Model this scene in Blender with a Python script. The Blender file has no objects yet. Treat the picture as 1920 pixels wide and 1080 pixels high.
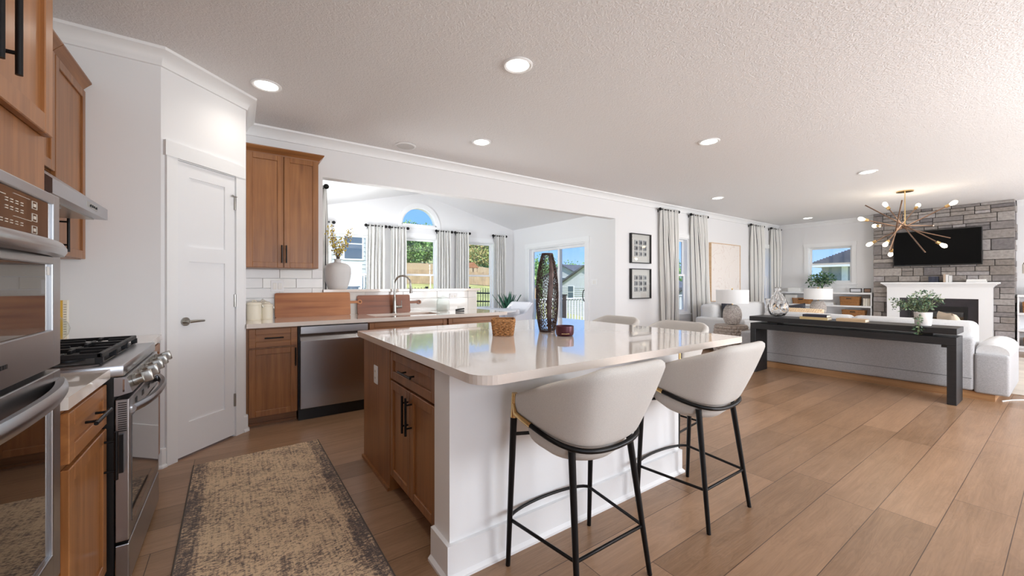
import bpy, bmesh, math, random
import numpy as np
from mathutils import Vector, Matrix
random.seed(7)
PI = math.pi
R = math.radians
sc = bpy.context.scene
col = sc.collection

# ---------------------------------------------------------------- camera
cam = bpy.data.cameras.new('camera')
cam.sensor_fit = 'HORIZONTAL'; cam.sensor_width = 36.0
cam.lens = 740.6 * 36.0 / 1920.0
cam.shift_y = -7.5 / 1920.0
cam.clip_start = 0.02; cam.clip_end = 400
co = bpy.data.objects.new('camera', cam); col.objects.link(co)
co.location = (0, 0, 1.257); co.rotation_euler = (R(90), 0, R(-34.95))
sc.camera = co
sc.view_settings.view_transform = 'Standard'
try: sc.view_settings.look = 'None'
except Exception: pass
sc.view_settings.gamma = 1.0
sc.view_settings.use_curve_mapping = False
sc.view_settings.exposure = 0.0
sc.cycles.max_bounces = 10; sc.cycles.diffuse_bounces = 6; sc.cycles.glossy_bounces = 5
sc.cycles.transparent_max_bounces = 12; sc.cycles.transmission_bounces = 8
sc.cycles.sample_clamp_indirect = 6.0
sc.cycles.caustics_reflective = False; sc.cycles.caustics_refractive = False

def lin(c):
    return tuple((x / 12.92 if x <= .04045 else ((x + .055) / 1.055) ** 2.4) for x in (v / 255.0 for v in c[:3])) + (1.0,)

# ---------------------------------------------------------------- sky
world = bpy.data.worlds.new('sky'); sc.world = world; world.use_nodes = True
nt = world.node_tree; nt.nodes.clear()
wo = nt.nodes.new('ShaderNodeOutputWorld'); bg = nt.nodes.new('ShaderNodeBackground')
tc = nt.nodes.new('ShaderNodeTexCoord'); sep = nt.nodes.new('ShaderNodeSeparateXYZ')
ramp = nt.nodes.new('ShaderNodeValToRGB'); nz = nt.nodes.new('ShaderNodeTexNoise'); mp = nt.nodes.new('ShaderNodeMapping')
cr = nt.nodes.new('ShaderNodeValToRGB'); mx = nt.nodes.new('ShaderNodeMixRGB')
e = ramp.color_ramp.elements
e[0].position = 0.0; e[0].color = lin((184, 216, 253))
e[1].position = 1.0; e[1].color = lin((70, 128, 215))
m_ = ramp.color_ramp.elements.new(.12); m_.color = lin((128, 186, 252))
mp.inputs['Scale'].default_value = (1, 1, 4.5)
nz.inputs['Scale'].default_value = 2.6; nz.inputs['Detail'].default_value = 7; nz.inputs['Roughness'].default_value = .6
cr.color_ramp.elements[0].position = .55; cr.color_ramp.elements[0].color = (0, 0, 0, 1)
cr.color_ramp.elements[1].position = .78; cr.color_ramp.elements[1].color = (1, 1, 1, 1)
mx.inputs[2].default_value = (.95, .96, 1, 1)
nt.links.new(tc.outputs['Generated'], sep.inputs[0]); nt.links.new(sep.outputs['Z'], ramp.inputs[0])
nt.links.new(tc.outputs['Generated'], mp.inputs[0]); nt.links.new(mp.outputs[0], nz.inputs['Vector'])
nt.links.new(nz.outputs['Fac'], cr.inputs[0]); nt.links.new(cr.outputs[0], mx.inputs[0])
nt.links.new(ramp.outputs[0], mx.inputs[1]); nt.links.new(mx.outputs[0], bg.inputs[0])
bg.inputs[1].default_value = 1.35
nt.links.new(bg.outputs[0], wo.inputs[0])

def light(name, kind, loc, rot, energy, color=(1, 1, 1), **k):
    l = bpy.data.lights.new(name, kind); l.energy = energy; l.color = color
    for a, v in k.items(): setattr(l, a, v)
    o = bpy.data.objects.new(name, l); col.objects.link(o); o.location = loc; o.rotation_euler = rot
    return o
light('sun', 'SUN', (0, -20, 30), (R(48), 0, R(-28)), 5.6, (1, .95, .86), angle=R(.6))
# added fill lights in invented window openings of the unseen wall behind the camera
FILL_COL = (.975, .99, 1.0)
light('fill_light', 'AREA', (1.0, -2.72, 1.45), (R(97), 0, 0), 50, FILL_COL, shape='RECTANGLE', size=2.6, size_y=1.7)
light('fill_light', 'AREA', (5.0, -2.72, 1.45), (R(101), 0, 0), 230, FILL_COL, shape='RECTANGLE', size=3.0, size_y=1.7)
light('fill_light', 'AREA', (9.4, -2.72, 1.45), (R(101), 0, 0), 165, FILL_COL, shape='RECTANGLE', size=3.0, size_y=1.7)
# added fill light for the nook, outside its side window
light('fill_light', 'AREA', (.55, 6.1, 1.45), (R(114), 0, R(-90)), 118, FILL_COL, shape='RECTANGLE', size=1.5, size_y=1.4)

# ---------------------------------------------------------------- materials
def newmat(name):
    m = bpy.data.materials.new(name); m.use_nodes = True
    return m, m.node_tree, m.node_tree.nodes['Principled BSDF']
def sets(b, **k):
    for a, v in k.items():
        if a in b.inputs: b.inputs[a].default_value = v
def pm(name, c, rough=.5, metal=0.0, bump=0.0, bscale=200.0, var=0.0, vscale=8.0, coat=0.0, spec=.5, sheen=0.0, stretch=None, crough=.05):
    m, t, b = newmat(name); L = t.links
    sets(b, **{'Base Color': lin(c), 'Roughness': rough, 'Metallic': metal, 'Coat Weight': coat, 'Coat Roughness': crough, 'Specular IOR Level': spec, 'Sheen Weight': sheen})
    if bump or var:
        tcd = t.nodes.new('ShaderNodeTexCoord'); v = tcd.outputs['Object']
        if stretch:
            mm = t.nodes.new('ShaderNodeMapping'); mm.inputs['Scale'].default_value = stretch
            L.new(v, mm.inputs[0]); v = mm.outputs[0]
    if bump:
        n = t.nodes.new('ShaderNodeTexNoise'); n.inputs['Scale'].default_value = bscale; n.inputs['Detail'].default_value = 3
        bp = t.nodes.new('ShaderNodeBump'); bp.inputs['Strength'].default_value = bump; bp.inputs['Distance'].default_value = .004
        L.new(v, n.inputs['Vector']); L.new(n.outputs['Fac'], bp.inputs['Height']); L.new(bp.outputs[0], b.inputs['Normal'])
    if var:
        n2 = t.nodes.new('ShaderNodeTexNoise'); n2.inputs['Scale'].default_value = vscale; n2.inputs['Detail'].default_value = 4
        r = t.nodes.new('ShaderNodeValToRGB'); a = lin(c)
        r.color_ramp.elements[0].position = .3; r.color_ramp.elements[1].position = .7
        r.color_ramp.elements[0].color = tuple(x * (1 - var) for x in a[:3]) + (1,)
        r.color_ramp.elements[1].color = tuple(min(1, x * (1 + var)) for x in a[:3]) + (1,)
        L.new(v, n2.inputs['Vector']); L.new(n2.outputs['Fac'], r.inputs[0]); L.new(r.outputs[0], b.inputs['Base Color'])
    return m
def wood(name, c1, c2, grain='z', rough=.38, coat=.15, fine=34.0, along=1.6, bump=.05):
    m, t, b = newmat(name); L = t.links
    tcd = t.nodes.new('ShaderNodeTexCoord'); mm = t.nodes.new('ShaderNodeMapping')
    s = [fine, fine, fine]; s['xyz'.index(grain)] = along
    mm.inputs['Scale'].default_value = s
    n = t.nodes.new('ShaderNodeTexNoise'); n.inputs['Scale'].default_value = 1.0; n.inputs['Detail'].default_value = 5; n.inputs['Distortion'].default_value = .6
    n2 = t.nodes.new('ShaderNodeTexNoise'); n2.inputs['Scale'].default_value = 3.0; n2.inputs['Detail'].default_value = 2
    r = t.nodes.new('ShaderNodeValToRGB'); r.color_ramp.elements[0].position = .3; r.color_ramp.elements[1].position = .72
    r.color_ramp.elements[0].color = lin(c1); r.color_ramp.elements[1].color = lin(c2)
    ad = t.nodes.new('ShaderNodeMath'); ad.operation = 'MULTIPLY_ADD'; ad.inputs[1].default_value = .28
    ml = t.nodes.new('ShaderNodeMath'); ml.operation = 'MULTIPLY'; ml.inputs[1].default_value = .70
    L.new(tcd.outputs['Object'], mm.inputs[0]); L.new(mm.outputs[0], n.inputs['Vector']); L.new(tcd.outputs['Object'], n2.inputs['Vector'])
    L.new(n.outputs['Fac'], ml.inputs[0]); L.new(n2.outputs['Fac'], ad.inputs[0]); L.new(ml.outputs[0], ad.inputs[2])
    L.new(ad.outputs[0], r.inputs[0]); L.new(r.outputs[0], b.inputs['Base Color'])
    sets(b, Roughness=rough, **{'Coat Weight': coat, 'Coat Roughness': .2})
    if bump:
        bp = t.nodes.new('ShaderNodeBump'); bp.inputs['Strength'].default_value = bump; bp.inputs['Distance'].default_value = .002
        L.new(n.outputs['Fac'], bp.inputs['Height']); L.new(bp.outputs[0], b.inputs['Normal'])
    return m
def emit(name, c, strength):
    m, t, b = newmat(name)
    sets(b, **{'Base Color': lin(c), 'Emission Color': lin(c), 'Emission Strength': strength})
    return m
def glassmat(name, c=(255, 255, 255), rough=0.0, ior=1.45):
    m, t, b = newmat(name)
    sets(b, **{'Base Color': lin(c), 'Roughness': rough, 'Transmission Weight': 1.0, 'IOR': ior})
    return m
def panemat(name, refl=.05, tint=(250, 252, 253)):
    m = bpy.data.materials.new(name); m.use_nodes = True; t = m.node_tree; t.nodes.clear()
    o = t.nodes.new('ShaderNodeOutputMaterial'); tr = t.nodes.new('ShaderNodeBsdfTransparent'); g = t.nodes.new('ShaderNodeBsdfGlossy')
    mxs = t.nodes.new('ShaderNodeMixShader'); tr.inputs[0].default_value = lin(tint); g.inputs['Roughness'].default_value = .01
    mxs.inputs[0].default_value = refl
    t.links.new(tr.outputs[0], mxs.inputs[1]); t.links.new(g.outputs[0], mxs.inputs[2]); t.links.new(mxs.outputs[0], o.inputs[0])
    return m
def islandmat(name, cols, rough=.85, bump=.6, bscale=40, nvar=.25):
    """every loose piece of the mesh takes its own colour"""
    m, t, b = newmat(name); L = t.links
    g = t.nodes.new('ShaderNodeNewGeometry'); r = t.nodes.new('ShaderNodeValToRGB')
    r.color_ramp.interpolation = 'CONSTANT'
    while len(r.color_ramp.elements) < len(cols): r.color_ramp.elements.new(.5)
    for i, c in enumerate(cols):
        r.color_ramp.elements[i].position = i / len(cols); r.color_ramp.elements[i].color = lin(c)
    tcd = t.nodes.new('ShaderNodeTexCoord'); n = t.nodes.new('ShaderNodeTexNoise'); n.inputs['Scale'].default_value = bscale; n.inputs['Detail'].default_value = 5
    mxn = t.nodes.new('ShaderNodeMixRGB'); mxn.blend_type = 'MULTIPLY'; mxn.inputs[0].default_value = 1
    r2 = t.nodes.new('ShaderNodeValToRGB'); r2.color_ramp.elements[0].position = .3; r2.color_ramp.elements[1].position = .7
    r2.color_ramp.elements[0].color = (1 - nvar,) * 3 + (1,); r2.color_ramp.elements[1].color = (1, 1, 1, 1)
    L.new(g.outputs['Random Per Island'], r.inputs[0]); L.new(tcd.outputs['Object'], n.inputs['Vector']); L.new(n.outputs['Fac'], r2.inputs[0])
    L.new(r.outputs[0], mxn.inputs[1]); L.new(r2.outputs[0], mxn.inputs[2]); L.new(mxn.outputs[0], b.inputs['Base Color'])
    if bump:
        bp = t.nodes.new('ShaderNodeBump'); bp.inputs['Strength'].default_value = bump; bp.inputs['Distance'].default_value = .008
        L.new(n.outputs['Fac'], bp.inputs['Height']); L.new(bp.outputs[0], b.inputs['Normal'])
    sets(b, Roughness=rough)
    return m

M = {}
M['wall'] = pm('wall_paint', (233, 233, 234), .75, bump=.04, bscale=350)
M['trim'] = pm('trim_paint', (238, 239, 240), .4)
M['doorp'] = pm('door_paint', (236, 237, 239), .38)
def ceilmat():
    m, t, b = newmat('ceiling_texture'); L = t.links
    tcd = t.nodes.new('ShaderNodeTexCoord'); n = t.nodes.new('ShaderNodeTexNoise'); n.inputs['Scale'].default_value = 42; n.inputs['Detail'].default_value = 4; n.inputs['Distortion'].default_value = 1.2
    r = t.nodes.new('ShaderNodeValToRGB'); r.color_ramp.elements[0].position = .42; r.color_ramp.elements[1].position = .62
    bp = t.nodes.new('ShaderNodeBump'); bp.inputs['Strength'].default_value = .4; bp.inputs['Distance'].default_value = .005
    L.new(tcd.outputs['Object'], n.inputs['Vector']); L.new(n.outputs['Fac'], r.inputs[0]); L.new(r.outputs[0], bp.inputs['Height']); L.new(bp.outputs[0], b.inputs['Normal'])
    sets(b, Roughness=.9, **{'Base Color': lin((236, 236, 237)), 'Specular IOR Level': .2})
    return m
M['ceil'] = ceilmat()
def floormat():
    m, t, b = newmat('plank_floor'); L = t.links; N = t.nodes.new
    tcd = N('ShaderNodeTexCoord'); sp = N('ShaderNodeSeparateXYZ'); L.new(tcd.outputs['Object'], sp.inputs[0])
    def mth(op, a, bb=None, c=None):
        n = N('ShaderNodeMath'); n.operation = op
        for i, v in enumerate((a, bb, c)):
            if v is None: continue
            if isinstance(v, (int, float)): n.inputs[i].default_value = v
            else: L.new(v, n.inputs[i])
        return n.outputs[0]
    W, LEN = .229, 1.52
    ry = mth('DIVIDE', mth('ADD', sp.outputs['Y'], 20 * W - .184), W); row = mth('FLOOR', ry); fy = mth('FRACT', ry)
    wn = N('ShaderNodeTexWhiteNoise'); wn.noise_dimensions = '1D'; L.new(row, wn.inputs['W'])
    rx = mth('DIVIDE', mth('ADD', mth('ADD', sp.outputs['X'], 30.0), mth('MULTIPLY', wn.outputs['Value'], LEN)), LEN)
    px = mth('FLOOR', rx); fx = mth('FRACT', rx)
    cb = N('ShaderNodeCombineXYZ'); L.new(row, cb.inputs[0]); L.new(px, cb.inputs[1])
    wn2 = N('ShaderNodeTexWhiteNoise'); wn2.noise_dimensions = '3D'; L.new(cb.outputs[0], wn2.inputs['Vector'])
    # grain: noise stretched along X, shifted per plank
    gv = N('ShaderNodeCombineXYZ')
    L.new(mth('MULTIPLY', sp.outputs['X'], 1.3), gv.inputs[0])
    L.new(mth('ADD', mth('MULTIPLY', sp.outputs['Y'], 9.0), mth('MULTIPLY', wn2.outputs['Value'], 37.0)), gv.inputs[1])
    L.new(mth('MULTIPLY', wn2.outputs['Value'], 11.0), gv.inputs[2])
    n1 = N('ShaderNodeTexNoise'); n1.inputs['Scale'].default_value = 1.6; n1.inputs['Detail'].default_value = 4; n1.inputs['Distortion'].default_value = 1.0
    L.new(gv.outputs[0], n1.inputs['Vector'])
    # growth rings
    rings = mth('SINE', mth('MULTIPLY', n1.outputs['Fac'], 70.0))
    gv2 = N('ShaderNodeCombineXYZ'); L.new(mth('MULTIPLY', sp.outputs['X'], 3.0), gv2.inputs[0]); L.new(mth('MULTIPLY', sp.outputs['Y'], 120.0), gv2.inputs[1]); L.new(wn2.outputs['Value'], gv2.inputs[2])
    n2 = N('ShaderNodeTexNoise'); n2.inputs['Scale'].default_value = 1.0; n2.inputs['Detail'].default_value = 3; L.new(gv2.outputs[0], n2.inputs['Vector'])
    n3 = N('ShaderNodeTexNoise'); n3.inputs['Scale'].default_value = 1.7; n3.inputs['Detail'].default_value = 4; L.new(tcd.outputs['Object'], n3.inputs['Vector'])
    fac = mth('ADD', mth('MULTIPLY', n1.outputs['Fac'], .30), mth('ADD', mth('MULTIPLY', n2.outputs['Fac'], .22), mth('ADD', mth('MULTIPLY', wn2.outputs['Value'], .20), mth('ADD', mth('MULTIPLY', rings, .025), mth('MULTIPLY', n3.outputs['Fac'], .22)))))
    r = N('ShaderNodeValToRGB'); el = r.color_ramp.elements
    el[0].position = .25; el[0].color = lin((120, 91, 65)); el[1].position = .68; el[1].color = lin((175, 139, 109))
    L.new(fac, r.inputs[0])
    ex = mth('MINIMUM', fx, mth('SUBTRACT', 1.0, fx)); ey = mth('MINIMUM', fy, mth('SUBTRACT', 1.0, fy))
    seam = mth('MULTIPLY', mth('GREATER_THAN', mth('MULTIPLY', ex, LEN), .0016), mth('GREATER_THAN', mth('MULTIPLY', ey, W), .0016))
    mxx = N('ShaderNodeMixRGB'); mxx.inputs[1].default_value = lin((70, 48, 34)); L.new(seam, mxx.inputs[0]); L.new(r.outputs[0], mxx.inputs[2])
    L.new(mxx.outputs[0], b.inputs['Base Color'])
    bp = N('ShaderNodeBump'); bp.inputs['Strength'].default_value = .12; bp.inputs['Distance'].default_value = .002
    L.new(mth('ADD', mth('MULTIPLY', seam, 1.5), mth('MULTIPLY', rings, .25)), bp.inputs['Height']); L.new(bp.outputs[0], b.inputs['Normal'])
    sets(b, Roughness=.29, **{'Specular IOR Level': .5})
    return m
M['floor'] = floormat()
M['cab'] = wood('cabinet_wood', (122, 76, 39), (168, 113, 64))
M['cabx'] = wood('cabinet_wood_across', (122, 76, 39), (168, 113, 64), 'x')
M['crownw'] = M['cabx']
M['quartz'] = pm('quartz', (230, 220, 211), .09, var=.012, vscale=60, coat=.6, crough=.02, spec=.6)
M['steel'] = pm('brushed_steel', (178, 178, 182), .3, 1.0, bump=.03, bscale=1, stretch=(8, 8, 900))
M['steelh'] = pm('brushed_steel_across', (178, 178, 180), .28, 1.0, bump=.03, bscale=1, stretch=(8, 900, 900))
M['dwsteel'] = pm('dishwasher_steel', (176, 177, 180), .22, 1.0, bump=.02, bscale=1, stretch=(900, 8, 8))
M['chrome'] = pm('chrome', (205, 205, 208), .1, 1.0)
M['nickel'] = pm('satin_nickel', (176, 174, 168), .28, 1.0)
M['blackm'] = pm('black_metal', (24, 23, 24), .36, .6)
M['blackp'] = pm('black_plastic', (14, 14, 15), .35)
M['iron'] = pm('cast_iron', (26, 26, 28), .45, .3, bump=.2, bscale=400)
M['blackglass'] = pm('black_glass', (16, 11, 10), .03, 0, coat=1.0, crough=.0, spec=.9)
M['brownglass'] = pm('control_glass', (52, 32, 22), .06, 0, coat=.8)
M['mirrorglass'] = pm('oven_mirror_glass', (120, 118, 116), .03, .85)
M['brass'] = pm('brass', (222, 190, 134), .24, 1.0)
M['bronze'] = pm('bronze', (138, 114, 98), .3, 1.0)
M['pane'] = panemat('window_pane')
M['glass'] = glassmat('clear_glass')
def thinglass(name, base=.04):
    m = bpy.data.materials.new(name); m.use_nodes = True; t = m.node_tree; t.nodes.clear(); N = t.nodes.new; L = t.links
    o = N('ShaderNodeOutputMaterial'); tr = N('ShaderNodeBsdfTransparent'); g = N('ShaderNodeBsdfGlossy'); ms = N('ShaderNodeMixShader'); fr = N('ShaderNodeMath'); fr.operation = 'POWER'; fr.inputs[1].default_value = 3.0; lw = N('ShaderNodeLayerWeight'); lw.inputs[0].default_value = .35; L.new(lw.outputs['Facing'], fr.inputs[0])
    tr.inputs[0].default_value = lin((246, 249, 248)); g.inputs['Roughness'].default_value = .02
    L.new(fr.outputs[0], ms.inputs[0]); L.new(tr.outputs[0], ms.inputs[1]); L.new(g.outputs[0], ms.inputs[2]); L.new(ms.outputs[0], o.inputs[0]); return m
M['thing_glass'] = thinglass('thin_clear_glass')
M['whitec'] = pm('white_ceramic', (236, 235, 230), .45)
M['cream'] = pm('cream_enamel', (228, 222, 205), .4)
M['stoolf'] = pm('stool_fabric', (212, 208, 202), .95, bump=.55, bscale=900, var=.10, vscale=420, sheen=.2)
M['sofaf'] = pm('sofa_fabric', (178, 178, 180), .95, bump=.7, bscale=260, var=.16, vscale=90, sheen=.2, stretch=(1, 1, 2.2))
M['sofal'] = pm('sofa_light_fabric', (214, 214, 214), .95, bump=.6, bscale=260, var=.05, vscale=90, sheen=.2)
M['dkcush'] = pm('charcoal_cushion', (58, 58, 66), .95, bump=.5, bscale=300)
M['beige'] = pm('beige_cushion', (196, 180, 160), .95, bump=.5, bscale=300)
M['knit'] = pm('chunky_knit', (232, 206, 172), .95, bump=1.0, bscale=60)
M['blackw'] = wood('black_oak', (18, 18, 20), (36, 36, 38), 'y', .5, .05)
M['plinth'] = wood('sofa_plinth_wood', (150, 108, 70), (190, 145, 100), 'y', .5, .05)
M['pine'] = wood('pale_wood', (196, 160, 120), (224, 192, 154), 'y', .5, .05)
M['board'] = wood('board_wood', (134, 72, 34), (206, 140, 84), 'x', .4, .1, fine=16, along=.9)
M['board2'] = wood('board_wood_dark', (108, 58, 34), (164, 100, 62), 'x', .4, .1, fine=18, along=1.0)
M['lampw'] = pm('lamp_shade', (236, 236, 235), .9)
M['wick'] = pm('wicker', (168, 120, 74), .8, bump=1.0, bscale=90, var=.55, vscale=110)
M['leaf'] = islandmat('leaf_green', [(58, 96, 58), (84, 122, 78), (110, 146, 100), (70, 110, 84), (134, 160, 118)], .5, 0, 30, .1)
M['leafd'] = pm('agave_green', (44, 92, 70), .45)
M['grayc'] = pm('house_siding_gray', (150, 156, 162), .8)
M['white_s'] = pm('white_cushion', (232, 232, 236), .9, bump=.3, bscale=200)
M['tile'] = islandmat('glazed_tile', [(222, 219, 214), (230, 228, 224), (216, 212, 208), (226, 223, 216)], .08, .06, 9, .04)
# ---------------------------------------------------------------- building helpers
ORG = {}
class MB:
    def __init__(s): s.bm = bmesh.new()
    def box(s, x0, x1, y0, y1, z0, z1, bev=0.0, seg=2, rot=None, piv=None):
        g = bmesh.ops.create_cube(s.bm, size=1.0); vs = g['verts']
        bmesh.ops.scale(s.bm, vec=(abs(x1 - x0), abs(y1 - y0), abs(z1 - z0)), verts=vs)
        bmesh.ops.translate(s.bm, vec=((x0 + x1) / 2, (y0 + y1) / 2, (z0 + z1) / 2), verts=vs)
        if bev:
            es = list({e_ for v in vs for e_ in v.link_edges})
            rr = bmesh.ops.bevel(s.bm, geom=es, offset=bev, segments=seg, affect='EDGES', profile=.5)
            vs = list({v for f in rr['faces'] for v in f.verts} | {v for v in vs if v.is_valid})
        if rot is not None:
            bmesh.ops.rotate(s.bm, cent=piv or ((x0 + x1) / 2, (y0 + y1) / 2, (z0 + z1) / 2), matrix=rot, verts=vs)
        return vs
    def tube(s, pts, r, seg=10, closed=False, caps=True):
        pts = [Vector(p) for p in pts]; n = len(pts)
        rs = r if isinstance(r, (list, tuple)) else [r] * n
        rings = []; up = None
        for i, p in enumerate(pts):
            if closed: d = pts[(i + 1) % n] - pts[i - 1]
            else: d = pts[min(i + 1, n - 1)] - pts[max(i - 1, 0)]
            if d.length < 1e-9: d = Vector((0, 0, 1))
            d.normalize()
            if up is None:
                up = Vector((0, 0, 1)) if abs(d.z) < .9 else Vector((1, 0, 0))
            a = d.cross(up)
            if a.length < 1e-6: a = d.cross(Vector((0, 1, 0)))
            a.normalize(); b_ = a.cross(d); up = b_
            rings.append([s.bm.verts.new(p + (a * math.cos(2 * PI * k / seg) + b_ * math.sin(2 * PI * k / seg)) * rs[i]) for k in range(seg)])
        for i in range(n if closed else n - 1):
            A, B = rings[i], rings[(i + 1) % n]
            for k in range(seg):
                s.bm.faces.new((A[k], A[(k + 1) % seg], B[(k + 1) % seg], B[k]))
        if caps and not closed:
            s.bm.faces.new(rings[0][::-1]); s.bm.faces.new(rings[-1])
        return s
    def lathe(s, prof, c=(0, 0, 0), seg=32, capb=True, capt=True):
        rings = []
        for (r_, z) in prof:
            rings.append([s.bm.verts.new((c[0] + r_ * math.cos(2 * PI * k / seg), c[1] + r_ * math.sin(2 * PI * k / seg), c[2] + z)) for k in range(seg)])
        for A, B in zip(rings, rings[1:]):
            for k in range(seg): s.bm.faces.new((A[k], A[(k + 1) % seg], B[(k + 1) % seg], B[k]))
        if capb: s.bm.faces.new(rings[0][::-1])
        if capt: s.bm.faces.new(rings[-1])
        return s
    def prism(s, poly, axis, a, b):
        """poly in the two other axes (in xyz order) pushed from a to b"""
        def P(u, v, w):
            return {'x': (w, u, v), 'y': (u, w, v), 'z': (u, v, w)}[axis]
        A = [s.bm.verts.new(P(u, v, a)) for u, v in poly]; B = [s.bm.verts.new(P(u, v, b)) for u, v in poly]
        n = len(poly)
        s.bm.faces.new(A); s.bm.faces.new(B[::-1])
        for i in range(n): s.bm.faces.new((A[i], B[i], B[(i + 1) % n], A[(i + 1) % n]))
        return s
    def grid(s, f, nu, nv, closeu=False):
        V = [[s.bm.verts.new(f(i / (nu if closeu else nu - 1), j / (nv - 1))) for j in range(nv)] for i in range(nu)]
        for i in range(nu if closeu else nu - 1):
            for j in range(nv - 1):
                s.bm.faces.new((V[i][j], V[(i + 1) % nu][j], V[(i + 1) % nu][j + 1], V[i][j + 1]))
        return V
    def build(s, name, m, parent=None, smooth=None, label=None, fixn=True):
        if fixn: bmesh.ops.recalc_face_normals(s.bm, faces=s.bm.faces)
        if parent is not None and parent in ORG:
            o_ = ORG[parent]
            bmesh.ops.translate(s.bm, vec=-o_, verts=s.bm.verts)
        me = bpy.data.meshes.new(name); s.bm.to_mesh(me); s.bm.free()
        if m is not None: me.materials.append(m)
        o = bpy.data.objects.new(name, me); col.objects.link(o)
        if parent is not None:
            o.parent = parent
            ORG[o] = ORG[parent]
        if smooth is not None:
            for p in me.polygons: p.use_smooth = True
            if smooth < 179:
                try: me.set_sharp_from_angle(angle=R(smooth))
                except Exception: pass
        if label: o['label'] = label
        return o
def tag(o, label=None, cat=None, group=None, kind=None):
    if label: o['label'] = label
    if cat: o['category'] = cat
    if group: o['group'] = group
    if kind: o['kind'] = kind
    return o
def thing(name, label, cat, loc=(0, 0, 0), group=None, local=False):
    """Empty at the thing's base; parts are given in world coordinates unless local=True"""
    o = bpy.data.objects.new(name, None); col.objects.link(o); o.empty_display_size = .1
    o.location = loc; ORG[o] = Vector((0, 0, 0)) if local else Vector(loc)
    return tag(o, label, cat, group)
def top(o, label, cat, group=None):
    """a one-mesh thing: move its origin to its base"""
    me = o.data
    c = np.zeros(len(me.vertices) * 3); me.vertices.foreach_get('co', c); c = c.reshape(-1, 3)
    p = Vector(((c[:, 0].min() + c[:, 0].max()) / 2, (c[:, 1].min() + c[:, 1].max()) / 2, c[:, 2].min()))
    me.transform(Matrix.Translation(-p)); o.location = p
    return tag(o, label, cat, group)
def S(o): o['kind'] = 'structure'; return o
def copy_tree(o, parent=None):
    c = o.copy(); col.objects.link(c)
    if parent is not None: c.parent = parent
    for ch in list(o.children): copy_tree(ch, c)
    return c
def subsurf(o, n=1):
    md = o.modifiers.new('s', 'SUBSURF'); md.levels = n; md.render_levels = n; return o
def arc(c, r, a0, a1, n, plane='xz', w=0.0):
    out = []
    for i in range(n + 1):
        a = a0 + (a1 - a0) * i / n; u, v = c[0] + r * math.cos(a), c[1] + r * math.sin(a)
        out.append({'xz': (u, w, v), 'yz': (w, u, v), 'xy': (u, v, w)}[plane])
    return out
def rrect(x0, x1, y0, y1, r, n=6):
    p = []
    rr = r if isinstance(r, (list, tuple)) else (r,) * 4     # bl, br, tr, tl
    for (cx, cy, a, q) in ((x0 + rr[0], y0 + rr[0], PI, rr[0]), (x1 - rr[1], y0 + rr[1], 1.5 * PI, rr[1]), (x1 - rr[2], y1 - rr[2], 0, rr[2]), (x0 + rr[3], y1 - rr[3], .5 * PI, rr[3])):
        for i in range(n + 1): p.append((cx + q * math.cos(a + i * PI / 2 / n), cy + q * math.sin(a + i * PI / 2 / n)))
    return p
def cells(mb, u0, u1, z0, z1, holes, put):
    """fill the rectangle with boxes, leaving the holes open"""
    us = sorted({u0, u1} | {h[0] for h in holes} | {h[1] for h in holes})
    for a, b in zip(us, us[1:]):
        hs = sorted([(h[2], h[3]) for h in holes if h[0] <= a + 1e-6 and h[1] >= b - 1e-6])
        z = z0
        for (p, q) in hs:
            if p > z + 1e-6: put(a, b, z, p)
            z = q
        if z1 > z + 1e-6: put(a, b, z, z1)
def sweep(mb, path, prof, closed=False):
    """profile [(out, z)] swept along an xy path, 'out' to the right of travel, mitred"""
    pts = [Vector((p[0], p[1])) for p in path]; n = len(pts); rings = []
    for i, p in enumerate(pts):
        d0 = (pts[i] - pts[i - 1]).normalized() if (i > 0 or closed) else None
        d1 = (pts[(i + 1) % n] - pts[i]).normalized() if (i < n - 1 or closed) else None
        if d0 is None: d0 = d1
        if d1 is None: d1 = d0
        n0 = Vector((d0.y, -d0.x)); n1 = Vector((d1.y, -d1.x)); m_ = (n0 + n1)
        m_ = m_ / max(1e-6, m_.dot(n0)) if m_.length > 1e-6 else n0
        rings.append([mb.bm.verts.new((p.x + m_.x * o_, p.y + m_.y * o_, z)) for (o_, z) in prof])
    k = len(prof)
    for i in range(n if closed else n - 1):
        A, B = rings[i], rings[(i + 1) % n]
        for j in range(k): mb.bm.faces.new((A[j], A[(j + 1) % k], B[(j + 1) % k], B[j]))
    if not closed: mb.bm.faces.new(rings[0]); mb.bm.faces.new(rings[-1][::-1])

# ---------------------------------------------------------------- room shell
XL, XE, YB, YN, YS, ZC = -1.10, 12.27, 4.74, 7.92, -2.6, 2.85
NX0, NX1, RIDGEX, RIDGEZ, EAVEZ = .77, 5.57, 3.17, 3.16, 2.57
b = MB(); b.box(XL - .2, XE + .2, YS - .2, YN + .15, -.12, 0); S(b.build('floor', M['floor']))
b = MB(); b.box(XL - .2, XE + .2, YS - .2, YB + .12, ZC, ZC + .15); S(b.build('ceiling', M['ceil']))
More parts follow.
